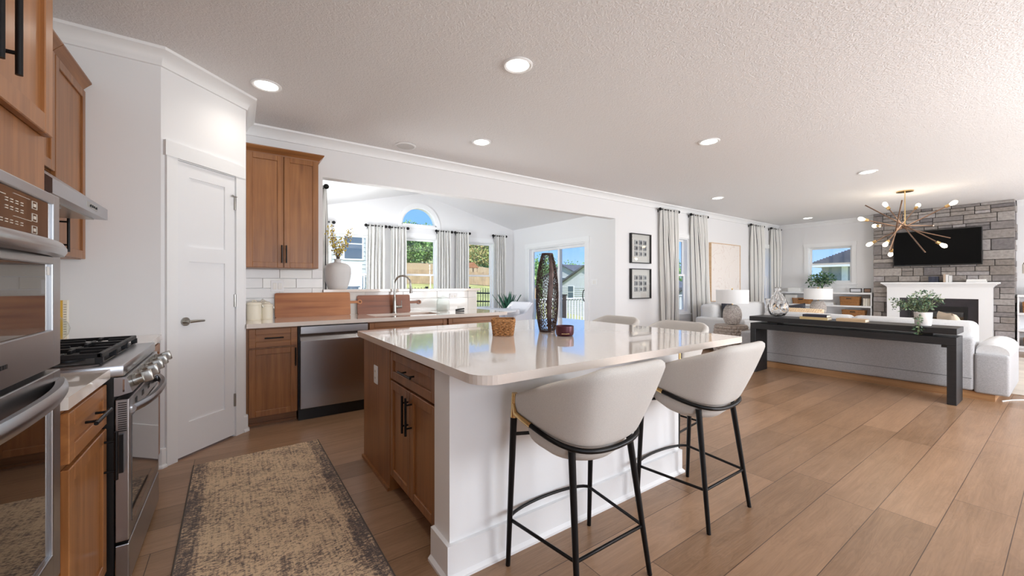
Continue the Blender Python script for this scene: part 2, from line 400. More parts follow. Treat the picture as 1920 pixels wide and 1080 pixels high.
# vaulted ceiling of the breakfast nook
b = MB()
b.prism([(NX0 - .15, EAVEZ - .037), (RIDGEX, RIDGEZ), (NX1 + .15, EAVEZ - .037), (NX1 + .15, EAVEZ + .12), (RIDGEX, RIDGEZ + .16), (NX0 - .15, EAVEZ + .12)], 'y', YB + .12, YN + .15)
S(b.build('ceiling_nook', M['wall']))
W1 = (7.27, 7.87, .655, 2.215); W2 = (11.12, 11.72, .655, 2.215)
b = MB(); cells(b, .07, XE + .2, 0, ZC, [(.78, 2.72, 1.165, 2.43), (2.72, NX1, 0, 2.43), W1, W2], lambda a, c, p, q: b.box(a, c, YB, YB + .12, p, q))
S(b.build('wall_back', M['wall']))
b = MB(); b.box(XL - .15, XL, YS - .2, 3.9, 0, ZC); S(b.build('wall_left', M['wall']))
b = MB()   # pantry: end wall, diagonal wall with its door opening, side wall
b.prism([(XL, 3.585), (-.42, 3.585), (-.47, 3.70), (XL, 3.70)], 'z', 0, ZC)
S(b.build('wall_pantry_end', M['wall']))
DU = Vector((1, 1, 0)).normalized(); DN = Vector((1, -1, 0)).normalized(); D0 = Vector((-.42, 3.585, 0))
def dg(u, w, z): return D0 + DU * u + DN * w + Vector((0, 0, z))
def dbox(mb, u0, u1, w0, w1, z0, z1, bev=0):
    vs = mb.box(u0, u1, w0, w1, z0, z1, bev)
    bmesh.ops.transform(mb.bm, matrix=Matrix.Translation(D0) @ Matrix(((DU.x, DN.x, 0, 0), (DU.y, DN.y, 0, 0), (0, 0, 1, 0), (0, 0, 0, 1))), verts=vs)
DLEN = .693; DA, DB_, DZ = .108, .572, 2.135
b = MB(); cells(b, 0, DLEN, 0, ZC, [(DA - .012, DB_ + .012, 0, DZ + .012)], lambda a, c, p, q: dbox(b, a, c, -.11, 0, p, q))
S(b.build('wall_pantry_diagonal', M['wall']))
b = MB(); b.prism([(.07, 4.075), (.07, YB), (-.05, YB), (-.05, 4.02)], 'z', 0, ZC); S(b.build('wall_pantry_side', M['wall']))
b = MB(); b.box(XL, .0, 4.62, YB, 0, ZC); S(b.build('wall_pantry_inner', M['wall']))
W3 = (3.128, 4.038, 1.285, 2.205)
b = MB(); cells(b, YS - .2, YB + .12, 0, ZC, [W3], lambda a, c, p, q: b.box(XE, XE + .15, a, c, p, q)); S(b.build('wall_end', M['wall']))
SW = [(-.3, 2.3, .6, 2.3), (3.5, 6.5, .6, 2.3), (7.9, 10.9, .6, 2.3)]  # invented openings in the unseen wall, made for the fill lights
b = MB(); cells(b, XL - .2, XE + .2, 0, ZC, SW, lambda a, c, p, q: b.box(a, c, YS - .15, YS, p, q)); S(b.build('wall_front', M['wall']))
# nook walls
NW = [(1.38, 2.16, .67, 2.225), (2.80, 3.58, .67, 2.225), (4.23, 5.01, .67, 2.225)]
ARX, ARZ, ARR = 3.157, 2.48, .40
b = MB()
cells(b, NX0 - .15, NX1 + .15, 0, 2.40, NW, lambda a, c, p, q: b.box(a, c, YN, YN + .15, p, q))
half = [(ARX + ARR * math.cos(a * PI / 24), ARZ + ARR * math.sin(a * PI / 24)) for a in range(25)]
b.prism([(NX0 - .15, 2.40), (RIDGEX, 2.40), (ARX, ARZ), (ARX - ARR, ARZ)] + half[::-1][1:13] + [(RIDGEX, RIDGEZ + .1), (NX0 - .15, EAVEZ + .06)], 'y', YN, YN + .15)
b.prism([(NX1 + .15, 2.40), (RIDGEX, 2.40), (ARX, ARZ), (ARX + ARR, ARZ)] + half[1:13] + [(RIDGEX, RIDGEZ + .1), (NX1 + .15, EAVEZ + .06)], 'y', YN, YN + .15)
S(b.build('wall_nook_back', M['wall']))
b = MB(); cells(b, YB + .12, YN, 0, 2.62, [(5.3, 6.9, .7, 2.165)], lambda a, c, p, q: b.box(NX0 - .15, NX0, a, c, p, q)); S(b.build('wall_nook_left', M['wall']))
SL = (5.47, 7.31, 0.0, 2.08)
b = MB(); cells(b, YB + .12, YN, 0, 2.62, [SL], lambda a, c, p, q: b.box(NX1, NX1 + .15, a, c, p, q)); S(b.build('wall_nook_right', M['wall']))

# crown moulding and baseboards
cove = [(0, 2.742), (.012, 2.745), (.018, 2.768), (.032, 2.797), (.055, 2.822), (.075, 2.833), (.080, 2.85), (0, 2.85)]
b = MB(); sweep(b, [(XL, YS), (XL, 3.585), (-.42, 3.585), (.07, 4.075), (.07, YB), (XE, YB), (XE, 2.68)], cove); S(b.build('trim_1', M['trim'], smooth=35))
b = MB(); sweep(b, [(XE, .66), (XE, YS)], cove); S(b.build('trim_2', M['trim'], smooth=35))
bb = [(0, 0), (.026, 0), (.026, .012), (.015, .024), (.015, .125), (.012, .132), (0, .135)]
b = MB(); sweep(b, [(-.44, 3.585), (-.42, 3.585), tuple(dg(DA - .085, 0, 0))[:2]], bb)
sweep(b, [tuple(dg(DB_ + .085, 0, 0))[:2], (.07, 4.075), (.07, 4.12)], bb); S(b.build('baseboard_pantry', M['trim']))
b = MB(); sweep(b, [(NX1, 5.38), (NX1, YB), (XE - .05, YB)], bb); sweep(b, [(NX0, YN), (NX1, YN), (NX1, 7.4)], bb); S(b.build('baseboard_back', M['trim']))

# ---------------------------------------------------------------- pantry door
d = MB(); dbox(d, DA, DB_, -.042, -.006, .014, DZ)
door = d.build('door_1', M['doorp']); S(door)
ORG[door] = Vector((0, 0, 0))
p = MB()   # raised stiles and rails around two recessed panels
def dstile(a, c, z0, z1): dbox(p, a, c, -.008, .004, z0, z1)
dstile(DA, DA + .085, .014, DZ); dstile(DB_ - .085, DB_, .014, DZ)
for z0, z1 in ((.014, .25), (1.42, 1.53), (2.035, DZ)): dstile(DA + .085, DB_ - .085, z0, z1)
p.build('door_panel', M['doorp'], door)
h = MB(); c = dg(DA + .055, .006, .985)
def dtube(mb, pts, r, seg=12): mb.tube([dg(*q) for q in pts], r, seg)
dtube(h, [(DA + .055, .002, .985), (DA + .055, .014, .985)], .031, 20)
dtube(h, [(DA + .055, .012, .985), (DA + .055, .05, .985)], .011)
dtube(h, [(DA + .05, .048, .985), (DA + .10, .052, .986), (DA + .165, .046, .984)], [.011, .010, .008])
h.build('door_handle', M['nickel'], door, 40)
for z in (.30, 1.12, 1.92):
    h = MB(); dbox(h, DB_ - .004, DB_ + .012, -.006, .006, z - .05, z + .05); dtube(h, [(DB_ + .004, .008, z - .052), (DB_ + .004, .008, z + .052)], .008)
    if z > 1.9: dtube(h, [(DB_ - .03, .022, z + .056), (DB_ + .035, .012, z + .056)], .004); dtube(h, [(DB_ - .035, .024, z + .056), (DB_ - .028, .022, z + .056)], .009)
    h.build('hinge', M['nickel'], door, 40)
b = MB()   # casing
dbox(b, DA - .083, DA - .008, 0, .018, 0, DZ + .01); dbox(b, DB_ + .008, DB_ + .083, 0, .018, 0, DZ + .01)
dbox(b, DA - .095, DB_ + .095, 0, .024, DZ + .01, DZ + .115)
dbox(b, DA - .012, DA - .003, -.11, .002, 0, DZ + .01); dbox(b, DB_ + .003, DB_ + .012, -.11, .002, 0, DZ + .01); dbox(b, DA - .012, DB_ + .012, -.11, .002, DZ + .004, DZ + .012)
S(b.build('trim_3', M['trim']))

# ---------------------------------------------------------------- windows
wn = [0]
def window(frame_put, u0, u1, z0, z1, rail=None, sash=.042, trimw=.078, apron=True, mid=False, dep=.15, pm_=None):
    """frame_put(mb, u0,u1, d0,d1, z0,z1): d = depth into the wall from the inner face (positive outward, negative into the room)"""
    wn[0] += 1
    b = MB()
    f = lambda *a: frame_put(b, *a)
    f(u0, u0 + .02, 0, dep, z0, z1); f(u1 - .02, u1, 0, dep, z0, z1); f(u0 + .02, u1 - .02, 0, dep, z1 - .02, z1); f(u0 + .02, u1 - .02, 0, dep, z0, z0 + .02)
    a, c, p_, q = u0 + .02, u1 - .02, z0 + .02, z1 - .02
    rz = rail if rail else (p_ + q) / 2
    for (s0, s1, dd) in ((rz - .015, q, .09), (p_, rz + .025, .06)):
        f(a, a + sash, dd, dd + .03, s0, s1); f(c - sash, c, dd, dd + .03, s0, s1)
        f(a + sash, c - sash, dd, dd + .03, s1 - .04, s1); f(a + sash, c - sash, dd, dd + .03, s0, s0 + .04)
    # casing
    f(u0 - trimw, u0 + .004, -.018, 0, z0 - .02, z1); f(u1 - .004, u1 + trimw, -.018, 0, z0 - .02, z1)
    f(u0 - trimw - .012, u1 + trimw + .012, -.024, 0, z1, z1 + trimw + .012)
    f(u0 - trimw - .02, u1 + trimw + .02, -.05, 0, z0 - .04, z0 - .018)
    if apron: f(u0 - trimw, u1 + trimw, -.016, 0, z0 - .125, z0 - .04)
    w = S(b.build('window_%d' % wn[0], M['trim'])); ORG[w] = Vector((0, 0, 0))
    for (s0, s1, dd) in ((rz, q, .103), (p_, rz, .073)):
        g = MB(); frame_put(g, a + sash - .005, c - sash + .005, dd, dd + .004, s0 + .01, s1 - .01)
        g.build('window_pane', M['pane'], w)
    return w
py = lambda Y0: (lambda mb, a, c, d0, d1, p_, q: mb.box(a, c, Y0 + d0, Y0 + d1, p_, q))
for h_ in NW: window(py(YN), h_[0], h_[1], h_[2], h_[3], rail=1.445)
window(py(YB), *W1, rail=1.44, dep=.12); window(py(YB), *W2, rail=1.44, dep=.12)
window(lambda mb, a, c, d0, d1, p_, q: mb.box(XE + d0, XE + d1, a, c, p_, q), *W3, rail=1.76)
window(lambda mb, a, c, d0, d1, p_, q: mb.box(NX0 - d1, NX0 - d0, a, c, p_, q), 5.3, 6.9, .7, 2.165, rail=1.445)
# arched window over the middle nook window
wn[0] += 1
b = MB()
def ring(mb, r0, r1, y0, y1, n=28):
    pts = [(math.cos(PI * i / n), math.sin(PI * i / n)) for i in range(n + 1)]
    V = [[mb.bm.verts.new((ARX + r * cx, y, ARZ + r * sx)) for (r, y) in ((r0, y0), (r1, y0), (r1, y1), (r0, y1))] for cx, sx in pts]
    for A, B in zip(V, V[1:]):
        for k in range(4): mb.bm.faces.new((A[k], A[(k + 1) % 4], B[(k + 1) % 4], B[k]))
    mb.bm.faces.new(V[0]); mb.bm.faces.new(V[-1][::-1])
ring(b, .385, .465, YN - .022, YN); ring(b, .36, .40, YN, YN + .12)
b.box(ARX - .465, ARX + .465, YN - .022, YN, ARZ - .055, ARZ + .002); b.box(ARX - .40, ARX + .40, YN, YN + .12, ARZ - .0, ARZ + .028)
w = S(b.build('window_%d' % wn[0], M['trim'], smooth=40)); ORG[w] = Vector((0, 0, 0))
g = MB(); g.prism([(ARX + .365 * math.cos(PI * i / 24), ARZ + .02 + .345 * math.sin(PI * i / 24)) for i in range(25)], 'y', YN + .06, YN + .064); g.build('window_pane', M['pane'], w)
# sliding patio door
b = MB()
def sx(mb, a, c, d0, d1, p_, q): mb.box(NX1 + d0, NX1 + d1, a, c, p_, q)
f = lambda *a: sx(b, *a)
y0, y1, z1 = SL[0], SL[1], SL[3]
f(y0, y0 + .03, 0, .15, 0, z1); f(y1 - .03, y1, 0, .15, 0, z1); f(y0 + .03, y1 - .03, 0, .15, z1 - .03, z1); f(y0 + .03, y1 - .03, 0, .15, 0, .03)
f(y0 - .095, y0 + .004, -.02, 0, 0, z1); f(y1 - .004, y1 + .095, -.02, 0, 0, z1); f(y0 - .107, y1 + .107, -.026, 0, z1, z1 + .10)
sd = S(b.build('door_2', M['trim'])); ORG[sd] = Vector((0, 0, 0))
ym = (y0 + y1) / 2 - .08
for (a, c, dd) in ((y0 + .03, ym + .03, .05), (ym - .03, y1 - .03, .09)):
    b = MB(); f = lambda *q_: sx(b, *q_)
    f(a, a + .055, dd, dd + .035, .03, z1 - .03); f(c - .055, c, dd, dd + .035, .03, z1 - .03); f(a + .055, c - .055, dd, dd + .035, z1 - .085, z1 - .03); f(a + .055, c - .055, dd, dd + .035, .03, .12)
    b.build('door_sash', M['trim'], sd)
    g = MB(); sx(g, a + .05, c - .05, dd + .015, dd + .02, .11, z1 - .08); g.build('window_pane', M['pane'], sd)
h = MB(); h.tube([(NX1 + .03, y0 + .062 + .05 * math.sin(t), 1.03 + .11 * math.cos(t)) for t in [PI * k / 10 for k in range(11)]], .009, 8); h.build('door_handle', M['blackm'], sd, 60)
# window frames invented for the unseen wall behind the camera, letting fill light in
for (a, c, p_, q) in SW:
    wn[0] += 1
    b = MB()
    for u in (a, (a + c) / 2 - .03, c - .06): b.box(u, u + .06, YS - .12, YS + .015, p_, q)
    b.box(a, c, YS - .12, YS + .015, p_, p_ + .06); b.box(a, c, YS - .12, YS + .015, q - .06, q)
    S(b.build('window_%d' % wn[0], M['trim']))
# ---------------------------------------------------------------- cabinets
# local frame of a cabinet: width along +x, doors face -y at y=0, body behind
def pull(parent, kind, x, z, ln, y=-.021, name='handle'):
    h = MB(); a = ln / 2
    if kind == 'v':
        h.tube([(x, y - .034, z - a), (x, y - .034, z + a)], .0065, 10)
        for s in (-.62, .62): h.tube([(x, y, z + s * a), (x, y - .034, z + s * a)], .0048, 8)
    else:
        h.tube([(x - a, y - .034, z), (x + a, y - .034, z)], .0065, 10)
        for s in (-.62, .62): h.tube([(x + s * a, y, z), (x + s * a, y - .034, z)], .0048, 8)
    return h.build(name, M['blackm'], parent, 50)
def front(parent, name, x0, x1, z0, z1, m=None, rail=.05, plain=False):
    p = MB()
    if plain: p.box(x0, x1, -.021, 0, z0, z1, .003)
    else:
        p.box(x0 + rail - .006, x1 - rail + .006, -.011, 0, z0 + rail - .006, z1 - rail + .006)
        for q in ((x0, x0 + rail, z0, z1), (x1 - rail, x1, z0, z1), (x0 + rail, x1 - rail, z0, z0 + rail), (x0 + rail, x1 - rail, z1 - rail, z1)):
            p.box(q[0], q[1], -.021, 0, q[2], q[3], .0025, 1)
    return p.build(name, m or (M['cab'] if name == 'door' else M['cabx']), parent)
def cabinet(name, label, cat, loc, rz, w, dpt, z0, z1, fronts, toe=True, group=None, crown=None, body=None):
    t = thing(name, label, cat, loc, group, local=True)
    b = MB(); zb = z0 + (.10 if toe else 0)
    b.box(0, w, 0, dpt, zb, z1)
    if body: body(b)
    b.build('body', M['cab'], t)
    if toe:
        k = MB(); k.box(0, w, .07, dpt, z0, zb); k.box(0, w, .058, .07, z0, z0 + .02); k.build('toe_kick', M['cabx'], t)
    for f in fronts:
        o = front(t, f['k'], f['x'][0], f['x'][1], f['z'][0], f['z'][1])
        if 'p' in f: pull(o, *f['p'])
    if crown:
        c = MB(); prof = [(-.02, z1 - .03), (.006, z1 - .03), (.008, z1 - .012), (.022, z1 + .006), (.040, z1 + .026), (.048, z1 + .034), (.048, z1 + .044), (-.02, z1 + .044)]
        sweep(c, crown, prof); c.build('crown', M['crownw'], t, smooth=30)
    t.rotation_euler = (0, 0, rz)
    return t
FX = -.440; SY = 4.09     # carcass front planes of the left run and of the sink run
# left run (faces +X)
cabinet('base_cabinet', 'brown base cabinet with one drawer and one door between the wall oven and the range', 'cabinet', (FX - .002, 1.745, 0), R(90), .482, .60, 0, .875,
        [dict(k='drawer', x=(.035, .465), z=(.70, .858), p=('h', .25, .785, .19)), dict(k='door', x=(.035, .465), z=(.115, .683), p=('v', .425, .58, .19))])
cabinet('base_cabinet', 'narrow brown base cabinet squeezed between the range and the pantry wall', 'cabinet', (FX - .002, 3.005, 0), R(90), .57, .60, 0, .875,
        [dict(k='drawer', x=(.01, .55), z=(.70, .858), p=('h', .28, .785, .19)), dict(k='door', x=(.01, .55), z=(.115, .683), p=('v', .05, .58, .19))])
UX = -.775
cabinet('wall_cabinet', 'brown wall cabinet beside the range hood at the grey pantry wall', 'cabinet', (UX - .021, 3.07, 0), R(90), .505, .30, 1.41, 2.485,
        [dict(k='door', x=(.004, .501), z=(1.413, 2.465), p=('v', .05, 1.53, .20))], toe=False, crown=[(0, .30), (0, 0), (.505, 0)][1:])
cabinet('wall_cabinet', 'short brown wall cabinet above the range hood', 'cabinet', (UX - .021, 2.245, 0), R(90), .82, .30, 1.84, 2.485,
        [dict(k='door', x=(.004, .408), z=(1.845, 2.465)), dict(k='door', x=(.412, .816), z=(1.845, 2.465))], toe=False, crown=[(0, 0), (.82, 0)])
cabinet('wall_cabinet', 'brown wall cabinet between the oven tower and the hood cabinet', 'cabinet', (UX - .021, 1.765, 0), R(90), .47, .30, 1.41, 2.485,
        [dict(k='door', x=(.004, .466), z=(1.413, 2.465))], toe=False, crown=[(0, 0), (.47, 0)])
# tall oven cabinet
TX = -.462
t = thing('oven_tower', 'tall light brown oven cabinet at the near left edge, two black bar handles on top', 'cabinet', (TX, .95, 0), local=True)
b = MB()
b.box(0, .02, 0, .62, 0, 2.60); b.box(.77, .79, 0, .62, 0, 2.60); b.box(.02, .77, .60, .62, .10, 2.60)
b.box(.02, .77, 0, .62, 1.525, 2.60); b.box(.02, .77, 0, .60, .10, .385); b.box(.02, .77, .06, .6, 0, .10)
b.build('body', M['cab'], t)
for i, (a, c) in enumerate(((.012, .393), (.397, .776))):
    o = front(t, 'door', a, c, 1.685, 2.585, rail=.055)
    pull(o, 'v', (.352, .438)[i], 1.865, .26)
front(t, 'drawer', .012, .778, .115, .372)
c = MB(); sweep(c, [(0, 0), (.79, 0)], [(-.02, 2.57), (.006, 2.57), (.04, 2.626), (.048, 2.644), (-.02, 2.644)]); c.build('crown', M['crownw'], t)
t.rotation_euler = (0, 0, R(90))

# double wall oven (faces +X); local x 0..0.75 = Y .97..1.72
t = thing('wall_oven', 'stainless double wall oven with dark glass doors and bowed handles', 'oven', (TX, .972, 0), local=True)
b = MB(); b.box(0, .746, .0, .56, .40, 1.515); b.box(0, .746, -.008, 0, .40, 1.515); b.build('body', M['blackp'], t)
def ring_frame(mb, x0, x1, z0, z1, wx, wt, wb, y0, y1, bev=.003):
    mb.box(x0, x0 + wx, y0, y1, z0, z1, bev); mb.box(x1 - wx, x1, y0, y1, z0, z1, bev)
    mb.box(x0 + wx - .004, x1 - wx + .004, y0, y1, z1 - wt, z1, bev); mb.box(x0 + wx - .004, x1 - wx + .004, y0, y1, z0, z0 + wb, bev)
def bowed(mb, x0, x1, z, y_end, y_mid, hh=.022, th=.013, n=20, drop=0):
    V = []
    for i in range(n + 1):
        s = i / n; x = x0 + (x1 - x0) * s; y = y_end + (y_mid - y_end) * (1 - abs(2 * s - 1) ** 2.6)
        V.append([mb.bm.verts.new((x, y + a, z + c)) for a, c in ((-th * .5, -hh * .8), (-th, -hh * .2), (-th, hh * .3), (-th * .4, hh), (th, hh * .8), (th, -hh))])
    for A, B in zip(V, V[1:]):
        for k in range(6): mb.bm.faces.new((A[k], A[(k + 1) % 6], B[(k + 1) % 6], B[k]))
    mb.bm.faces.new(V[0]); mb.bm.faces.new(V[-1][::-1])
    for x in (x0 + .012, x1 - .012): mb.box(x - .014, x + .014, y_end, 0, z - hh * .6, z + hh * .6, .003)
cp = MB(); ring_frame(cp, 0, .746, 1.352, 1.512, .045, .028, .012, -.036, -.008); cp = cp.build('control_panel', M['steelh'], t)
g = MB(); g.box(.043, .703, -.030, -.010, 1.360, 1.486); gp = g.build('control_glass', M['brownglass'], t)
# markings on the glass
k = MB()
for (x, z, w_, h_) in [(.40, 1.462, .030, .0016), (.47, 1.472, .09, .001), (.47, 1.418, .10, .001)] + [(x, z, .012, .0022) for x in (.43, .455, .482, .51) for z in (1.455, 1.449, 1.437, 1.431)] + [(x, z, .011, .002) for x in (.405, .43, .455, .482, .51) for z in (1.406, 1.400)]:
    k.box(x, x + w_, -.0312, -.0298, z, z + h_)
for z in (1.452, 1.420, 1.388):
    for (a, c, p_, q) in ((0, .03, 0, .0012), (0, .03, .019, .0202), (0, .0012, 0, .02), (.029, .0302, 0, .02), (.010, .021, .006, .014)):
        k.box(.575 + a, .575 + c, -.0312, -.0298, z + p_, z + q)
k.build('markings', pm('panel_print', (214, 204, 190), .5), gp)
k = MB()
def seg7(mb, x, z, s, segs):
    w_, h_, q = s * .5, s, s * .1
    D = {'a': (0, w_, h_ - q, h_), 'g': (0, w_, h_ / 2 - q / 2, h_ / 2 + q / 2), 'd': (0, w_, 0, q), 'f': (0, q, h_ / 2, h_), 'b': (w_ - q, w_, h_ / 2, h_), 'e': (0, q, 0, h_ / 2), 'c': (w_ - q, w_, 0, h_ / 2)}
    for c_ in segs: a, c, p_, q_ = D[c_]; mb.box(x + a, x + c, -.0312, -.0298, z + p_, z + q_)
for x, s_ in ((.305, 'bc'), (.323, 'abged'), (.350, 'abged'), (.368, 'abcdefg')): seg7(k, x, 1.432, .026, s_)
k.build('clock_display', emit('blue_digits', (60, 90, 255), 3.0), gp)
md = MB(); ring_frame(md, 0, .746, 1.022, 1.342, .058, .030, .105, -.038, -.008); md = md.build('upper_door', M['steelh'], t)
g = MB(); g.box(.052, .694, -.030, -.009, 1.122, 1.318); g.build('door_glass', M['mirrorglass'], md)
h = MB(); bowed(h, .004, .742, 1.352, -.040, -.076, .019); h.build('door_handle', M['steelh'], md, 40)
k = MB(); k.box(.672, .690, -.0312, -.0298, 1.282, 1.305); k.build('sticker', M['whitec'], md)
ld = MB(); ring_frame(ld, 0, .746, .405, 1.008, .058, .092, .085, -.038, -.008); ld = ld.build('lower_door', M['steelh'], t)
g = MB(); g.box(.052, .694, -.030, -.009, .484, .922); g.build('door_glass', M['blackglass'], ld)
h = MB(); bowed(h, .004, .742, .962, -.040, -.085); h.build('door_handle', M['steelh'], ld, 40)
k = MB()
for i in range(7): k.box(.332 + i * .012, .340 + i * .012, -.0392, -.0378, 1.066, 1.076)
k.build('badge', M['blackp'], md)
t.rotation_euler = (0, 0, R(90))

# range hood
t = thing('range_hood', 'slim stainless range hood under the short wall cabinet', 'range hood', (XL + .02, 2.62, 1.60))
b = MB(); b.prism([(XL + .005, 1.605), (-.575, 1.605), (-.575, 1.662), (-.80, 1.838), (XL + .005, 1.838)], 'y', 2.245, 3.035)
b.build('canopy', M['steel'], t)
b = MB(); b.box(-1.02, -.62, 2.28, 3.0, 1.598, 1.606)
for i in range(14): b.box(-.98 + i * .025, -.97 + i * .025, 2.32, 2.62, 1.594, 1.599)
b.build('filter', M['nickel'], t)
b = MB(); b.box(-.576, -.5735, 2.66, 2.84, 1.622, 1.648); b.build('control_strip', M['nickel'], t)
for y in (2.72, 2.745, 2.77, 2.81):
    b = MB(); b.box(-.5738, -.570, y, y + .012, 1.63, 1.64); b.build('button', M['blackp'], t)

# range (faces +X), local x 0..0.76 = Y 2.235..2.995, y=0 is X=-.41
t = thing('gas_range', 'freestanding stainless gas range with black grates and five knobs', 'range', (-.405, 2.233, 0), local=True)
b = MB(); b.box(0, .76, 0, .66, .0, .88); b.build('body', M['blackp'], t)
b = MB(); b.box(-.002, .762, -.03, .665, .878, .928, .008); b.box(.03, .73, .05, .62, .924, .932); b.build('cooktop', M['steelh'], t, 40)
b = MB(); b.box(.035, .725, .045, .615, .931, .936); b.build('burner_tray', M['blackp'], t)
for (x, y) in ((.17, .17), (.17, .47), (.38, .32), (.59, .17), (.59, .47)):
    b = MB(); b.lathe([(.052, .936), (.052, .944), (.038, .946), (.038, .954), (.03, .957)], (x, y, 0), 20); b.build('burner', M['iron'], t, 40)
for i in range(3):
    b = MB(); x0, x1 = .045 + i * .2255, .045 + (i + 1) * .2255 - .008
    for (p_, q) in (((x0, .05), (x1, .05)), ((x0, .60), (x1, .60)), ((x0, .05), (x0, .60)), ((x1, .05), (x1, .60)), ((x0, .325), (x1, .325))):
        b.box(min(p_[0], q[0]) - .008, max(p_[0], q[0]) + .008, min(p_[1], q[1]) - .008, max(p_[1], q[1]) + .008, .958, .976, .003)
    xm = (x0 + x1) / 2
    for (ya, yb) in ((.05, .13), (.21, .325), (.325, .42), (.51, .60)): b.box(xm - .006, xm + .006, ya, yb, .960, .976, .002)
    for (xa, xb) in ((x0, x0 + .07), (x1 - .07, x1)):
        for y in (.17, .47): b.box(xa, xb, y - .006, y + .006, .960, .976, .002)
    for x in (x0, x1):
        for y in (.05, .325, .60): b.box(x - .008, x + .008, y - .012, y + .012, .935, .960)
    b.build('grate', M['iron'], t)
b = MB(); b.prism([(-.012, .800), (-.055, .812), (-.036, .876), (.0, .876), (.0, .800)], 'x', .002, .758); b.build('control_panel', M['steelh'], t)
k = MB(); k.box(-.0015, .0025, -.032, -.026, .815, .868); k.build('trim_strip', M['chrome'], t)
for i, x in enumerate((.09, .235, .38, .525, .67)):
    kb = MB(); cz = .845
    ax = Vector((0, -.958, .287))
    P0 = Vector((x, -.046, cz))
    kb.tube([P0, P0 + ax * .012], .026, 20); kb.tube([P0 + ax * .012, P0 + ax * .03], [.022, .021], 20)
    vs = kb.box(-.012, .012, -.006, .006, -.024, .024, .003); bmesh.ops.scale(kb.bm, vec=(1, 3.2, 1), verts=vs)
    bmesh.ops.rotate(kb.bm, cent=(0, 0, 0), matrix=Matrix.Rotation(-R(16.7), 3, 'X'), verts=vs); bmesh.ops.translate(kb.bm, vec=P0 + ax * .045, verts=vs)
    kb.build('knob', M['nickel'], t, 40)
d = MB(); d.box(0, .76, -.045, -.002, .205, .785, .004); d = d.build('oven_door', M['steelh'], t)
g = MB(); g.box(.045, .715, -.048, -.040, .262, .705); g.build('door_glass', M['mirrorglass'], d)
k = MB()
for i in range(14): k.box(-.0012, .004, -.038, -.012, .770 - i * .0088, .7737 - i * .0088)
k.build('vent', M['blackp'], d)
for j in range(4):
    k = MB()
    for q in range(3): k.box(.12 + j * .15 + q * .016, .13 + j * .15 + q * .016, -.0462, -.044, .735, .760)
    k.build('vent', M['blackp'], d)
h = MB(); bowed(h, .035, .725, .735, -.05, -.098, .018, .012); h.build('door_handle', M['steelh'], d, 40)
d = MB(); d.box(0, .76, -.045, -.002, .028, .192, .004); d.build('drawer', M['steelh'], t)
k = MB(); k.box(-.012, .0, -.030, -.016, .49, .645); k.build('side_guard', M['blackp'], t)
t.rotation_euler = (0, 0, R(90))

# worktops of the left run
for (ya, yc, lab) in ((1.747, 2.231, 'short pale quartz worktop between the wall oven and the range'), (2.997, 3.583, 'short pale quartz worktop between the range and the grey pantry wall')):
    b = MB(); b.prism([(XL + .002, ya), (-.415, ya), (-.415, yc), (XL + .002, yc)], 'z', .876, .914); top(b.build('worktop', M['quartz']), lab, 'worktop')
b = MB(); b.box(XL + .001, XL + .008, 1.75, 3.583, .914, 1.40)
S(b.build('trim_4', M['tile'] if 'tile' in M else M['whitec']))
# cookbook and glass jar beside the range
t = thing('cookbook', 'upright white and yellow cookbook at the pantry wall behind the range', 'book', (-.91, 3.54, .914))
b = MB(); b.box(-.974, -.846, 3.533, 3.555, .915, 1.155); b.build('pages', M['whitec'], t)
b = MB(); b.box(-.975, -.844, 3.529, 3.533, .914, 1.158); b.box(-.975, -.844, 3.555, 3.559, .914, 1.158); b.build('cover', pm('cookbook_cover', (240, 232, 214), .5), t)
b = MB(); b.box(-.895, -.862, 3.527, 3.5295, .914, 1.158); b.build('stripe', pm('cookbook_yellow', (224, 178, 70), .5), t)
b = MB()
for i in range(13): b.box(-.859, -.847, 3.528, 3.5295, .95 + i * .015, .953 + i * .015)
b.build('lettering', pm('book_ink', (120, 110, 100), .6), t)
b = MB(); b.lathe([(.05, 0), (.075, .01), (.105, .05), (.112, .085), (.102, .12), (.07, .155), (.045, .17)], (-.907, 3.37, .914), 32, True, False)
top(b.build('glass_jar', M['thing_glass'], smooth=60), 'round clear glass jar behind the range grates', 'jar')

# ---------------------------------------------------------------- sink run (faces -Y)
cabinet('base_cabinet', 'brown base cabinet with one drawer left of the dishwasher', 'cabinet', (.072, SY + .021, 0), 0, .392, .60, 0, .876,
        [dict(k='drawer', x=(.018, .386), z=(.70, .862), p=('h', .205, .782, .145)), dict(k='door', x=(.018, .386), z=(.095, .686), p=('v', .372, .60, .165))])
cabinet('sink_cabinet', 'brown sink base cabinet right of the dishwasher', 'cabinet', (1.095, SY + .021, 0), 0, .875, .60, 0, .876,
        [dict(k='drawer', x=(.008, .866), z=(.70, .862)), dict(k='door', x=(.008, .435), z=(.095, .686), p=('v', .39, .60, .165)), dict(k='door', x=(.439, .866), z=(.095, .686), p=('v', .48, .60, .165))])
cabinet('base_cabinet', 'brown base cabinet at the free end of the sink counter', 'cabinet', (1.972, SY + .021, 0), 0, .705, .60, 0, .876,
        [dict(k='drawer', x=(.008, .697), z=(.70, .862)), dict(k='door', x=(.008, .35), z=(.095, .686)), dict(k='door', x=(.354, .697), z=(.095, .686))])
cabinet('wall_cabinet', 'honey brown double wall cabinet over the white canisters', 'cabinet', (.073, 4.421, 0), 0, .614, .315, 1.412, 2.515,
        [dict(k='door', x=(.004, .304), z=(1.416, 2.49), p=('v', .288, 1.545, .17)), dict(k='door', x=(.309, .610), z=(1.416, 2.49), p=('v', .326, 1.545, .17))], toe=False, crown=[(0, 0), (.614, 0), (.614, .31)])
t = thing('dishwasher', 'stainless dishwasher with a pocket handle under the sink counter', 'dishwasher', (.78, SY, 0))
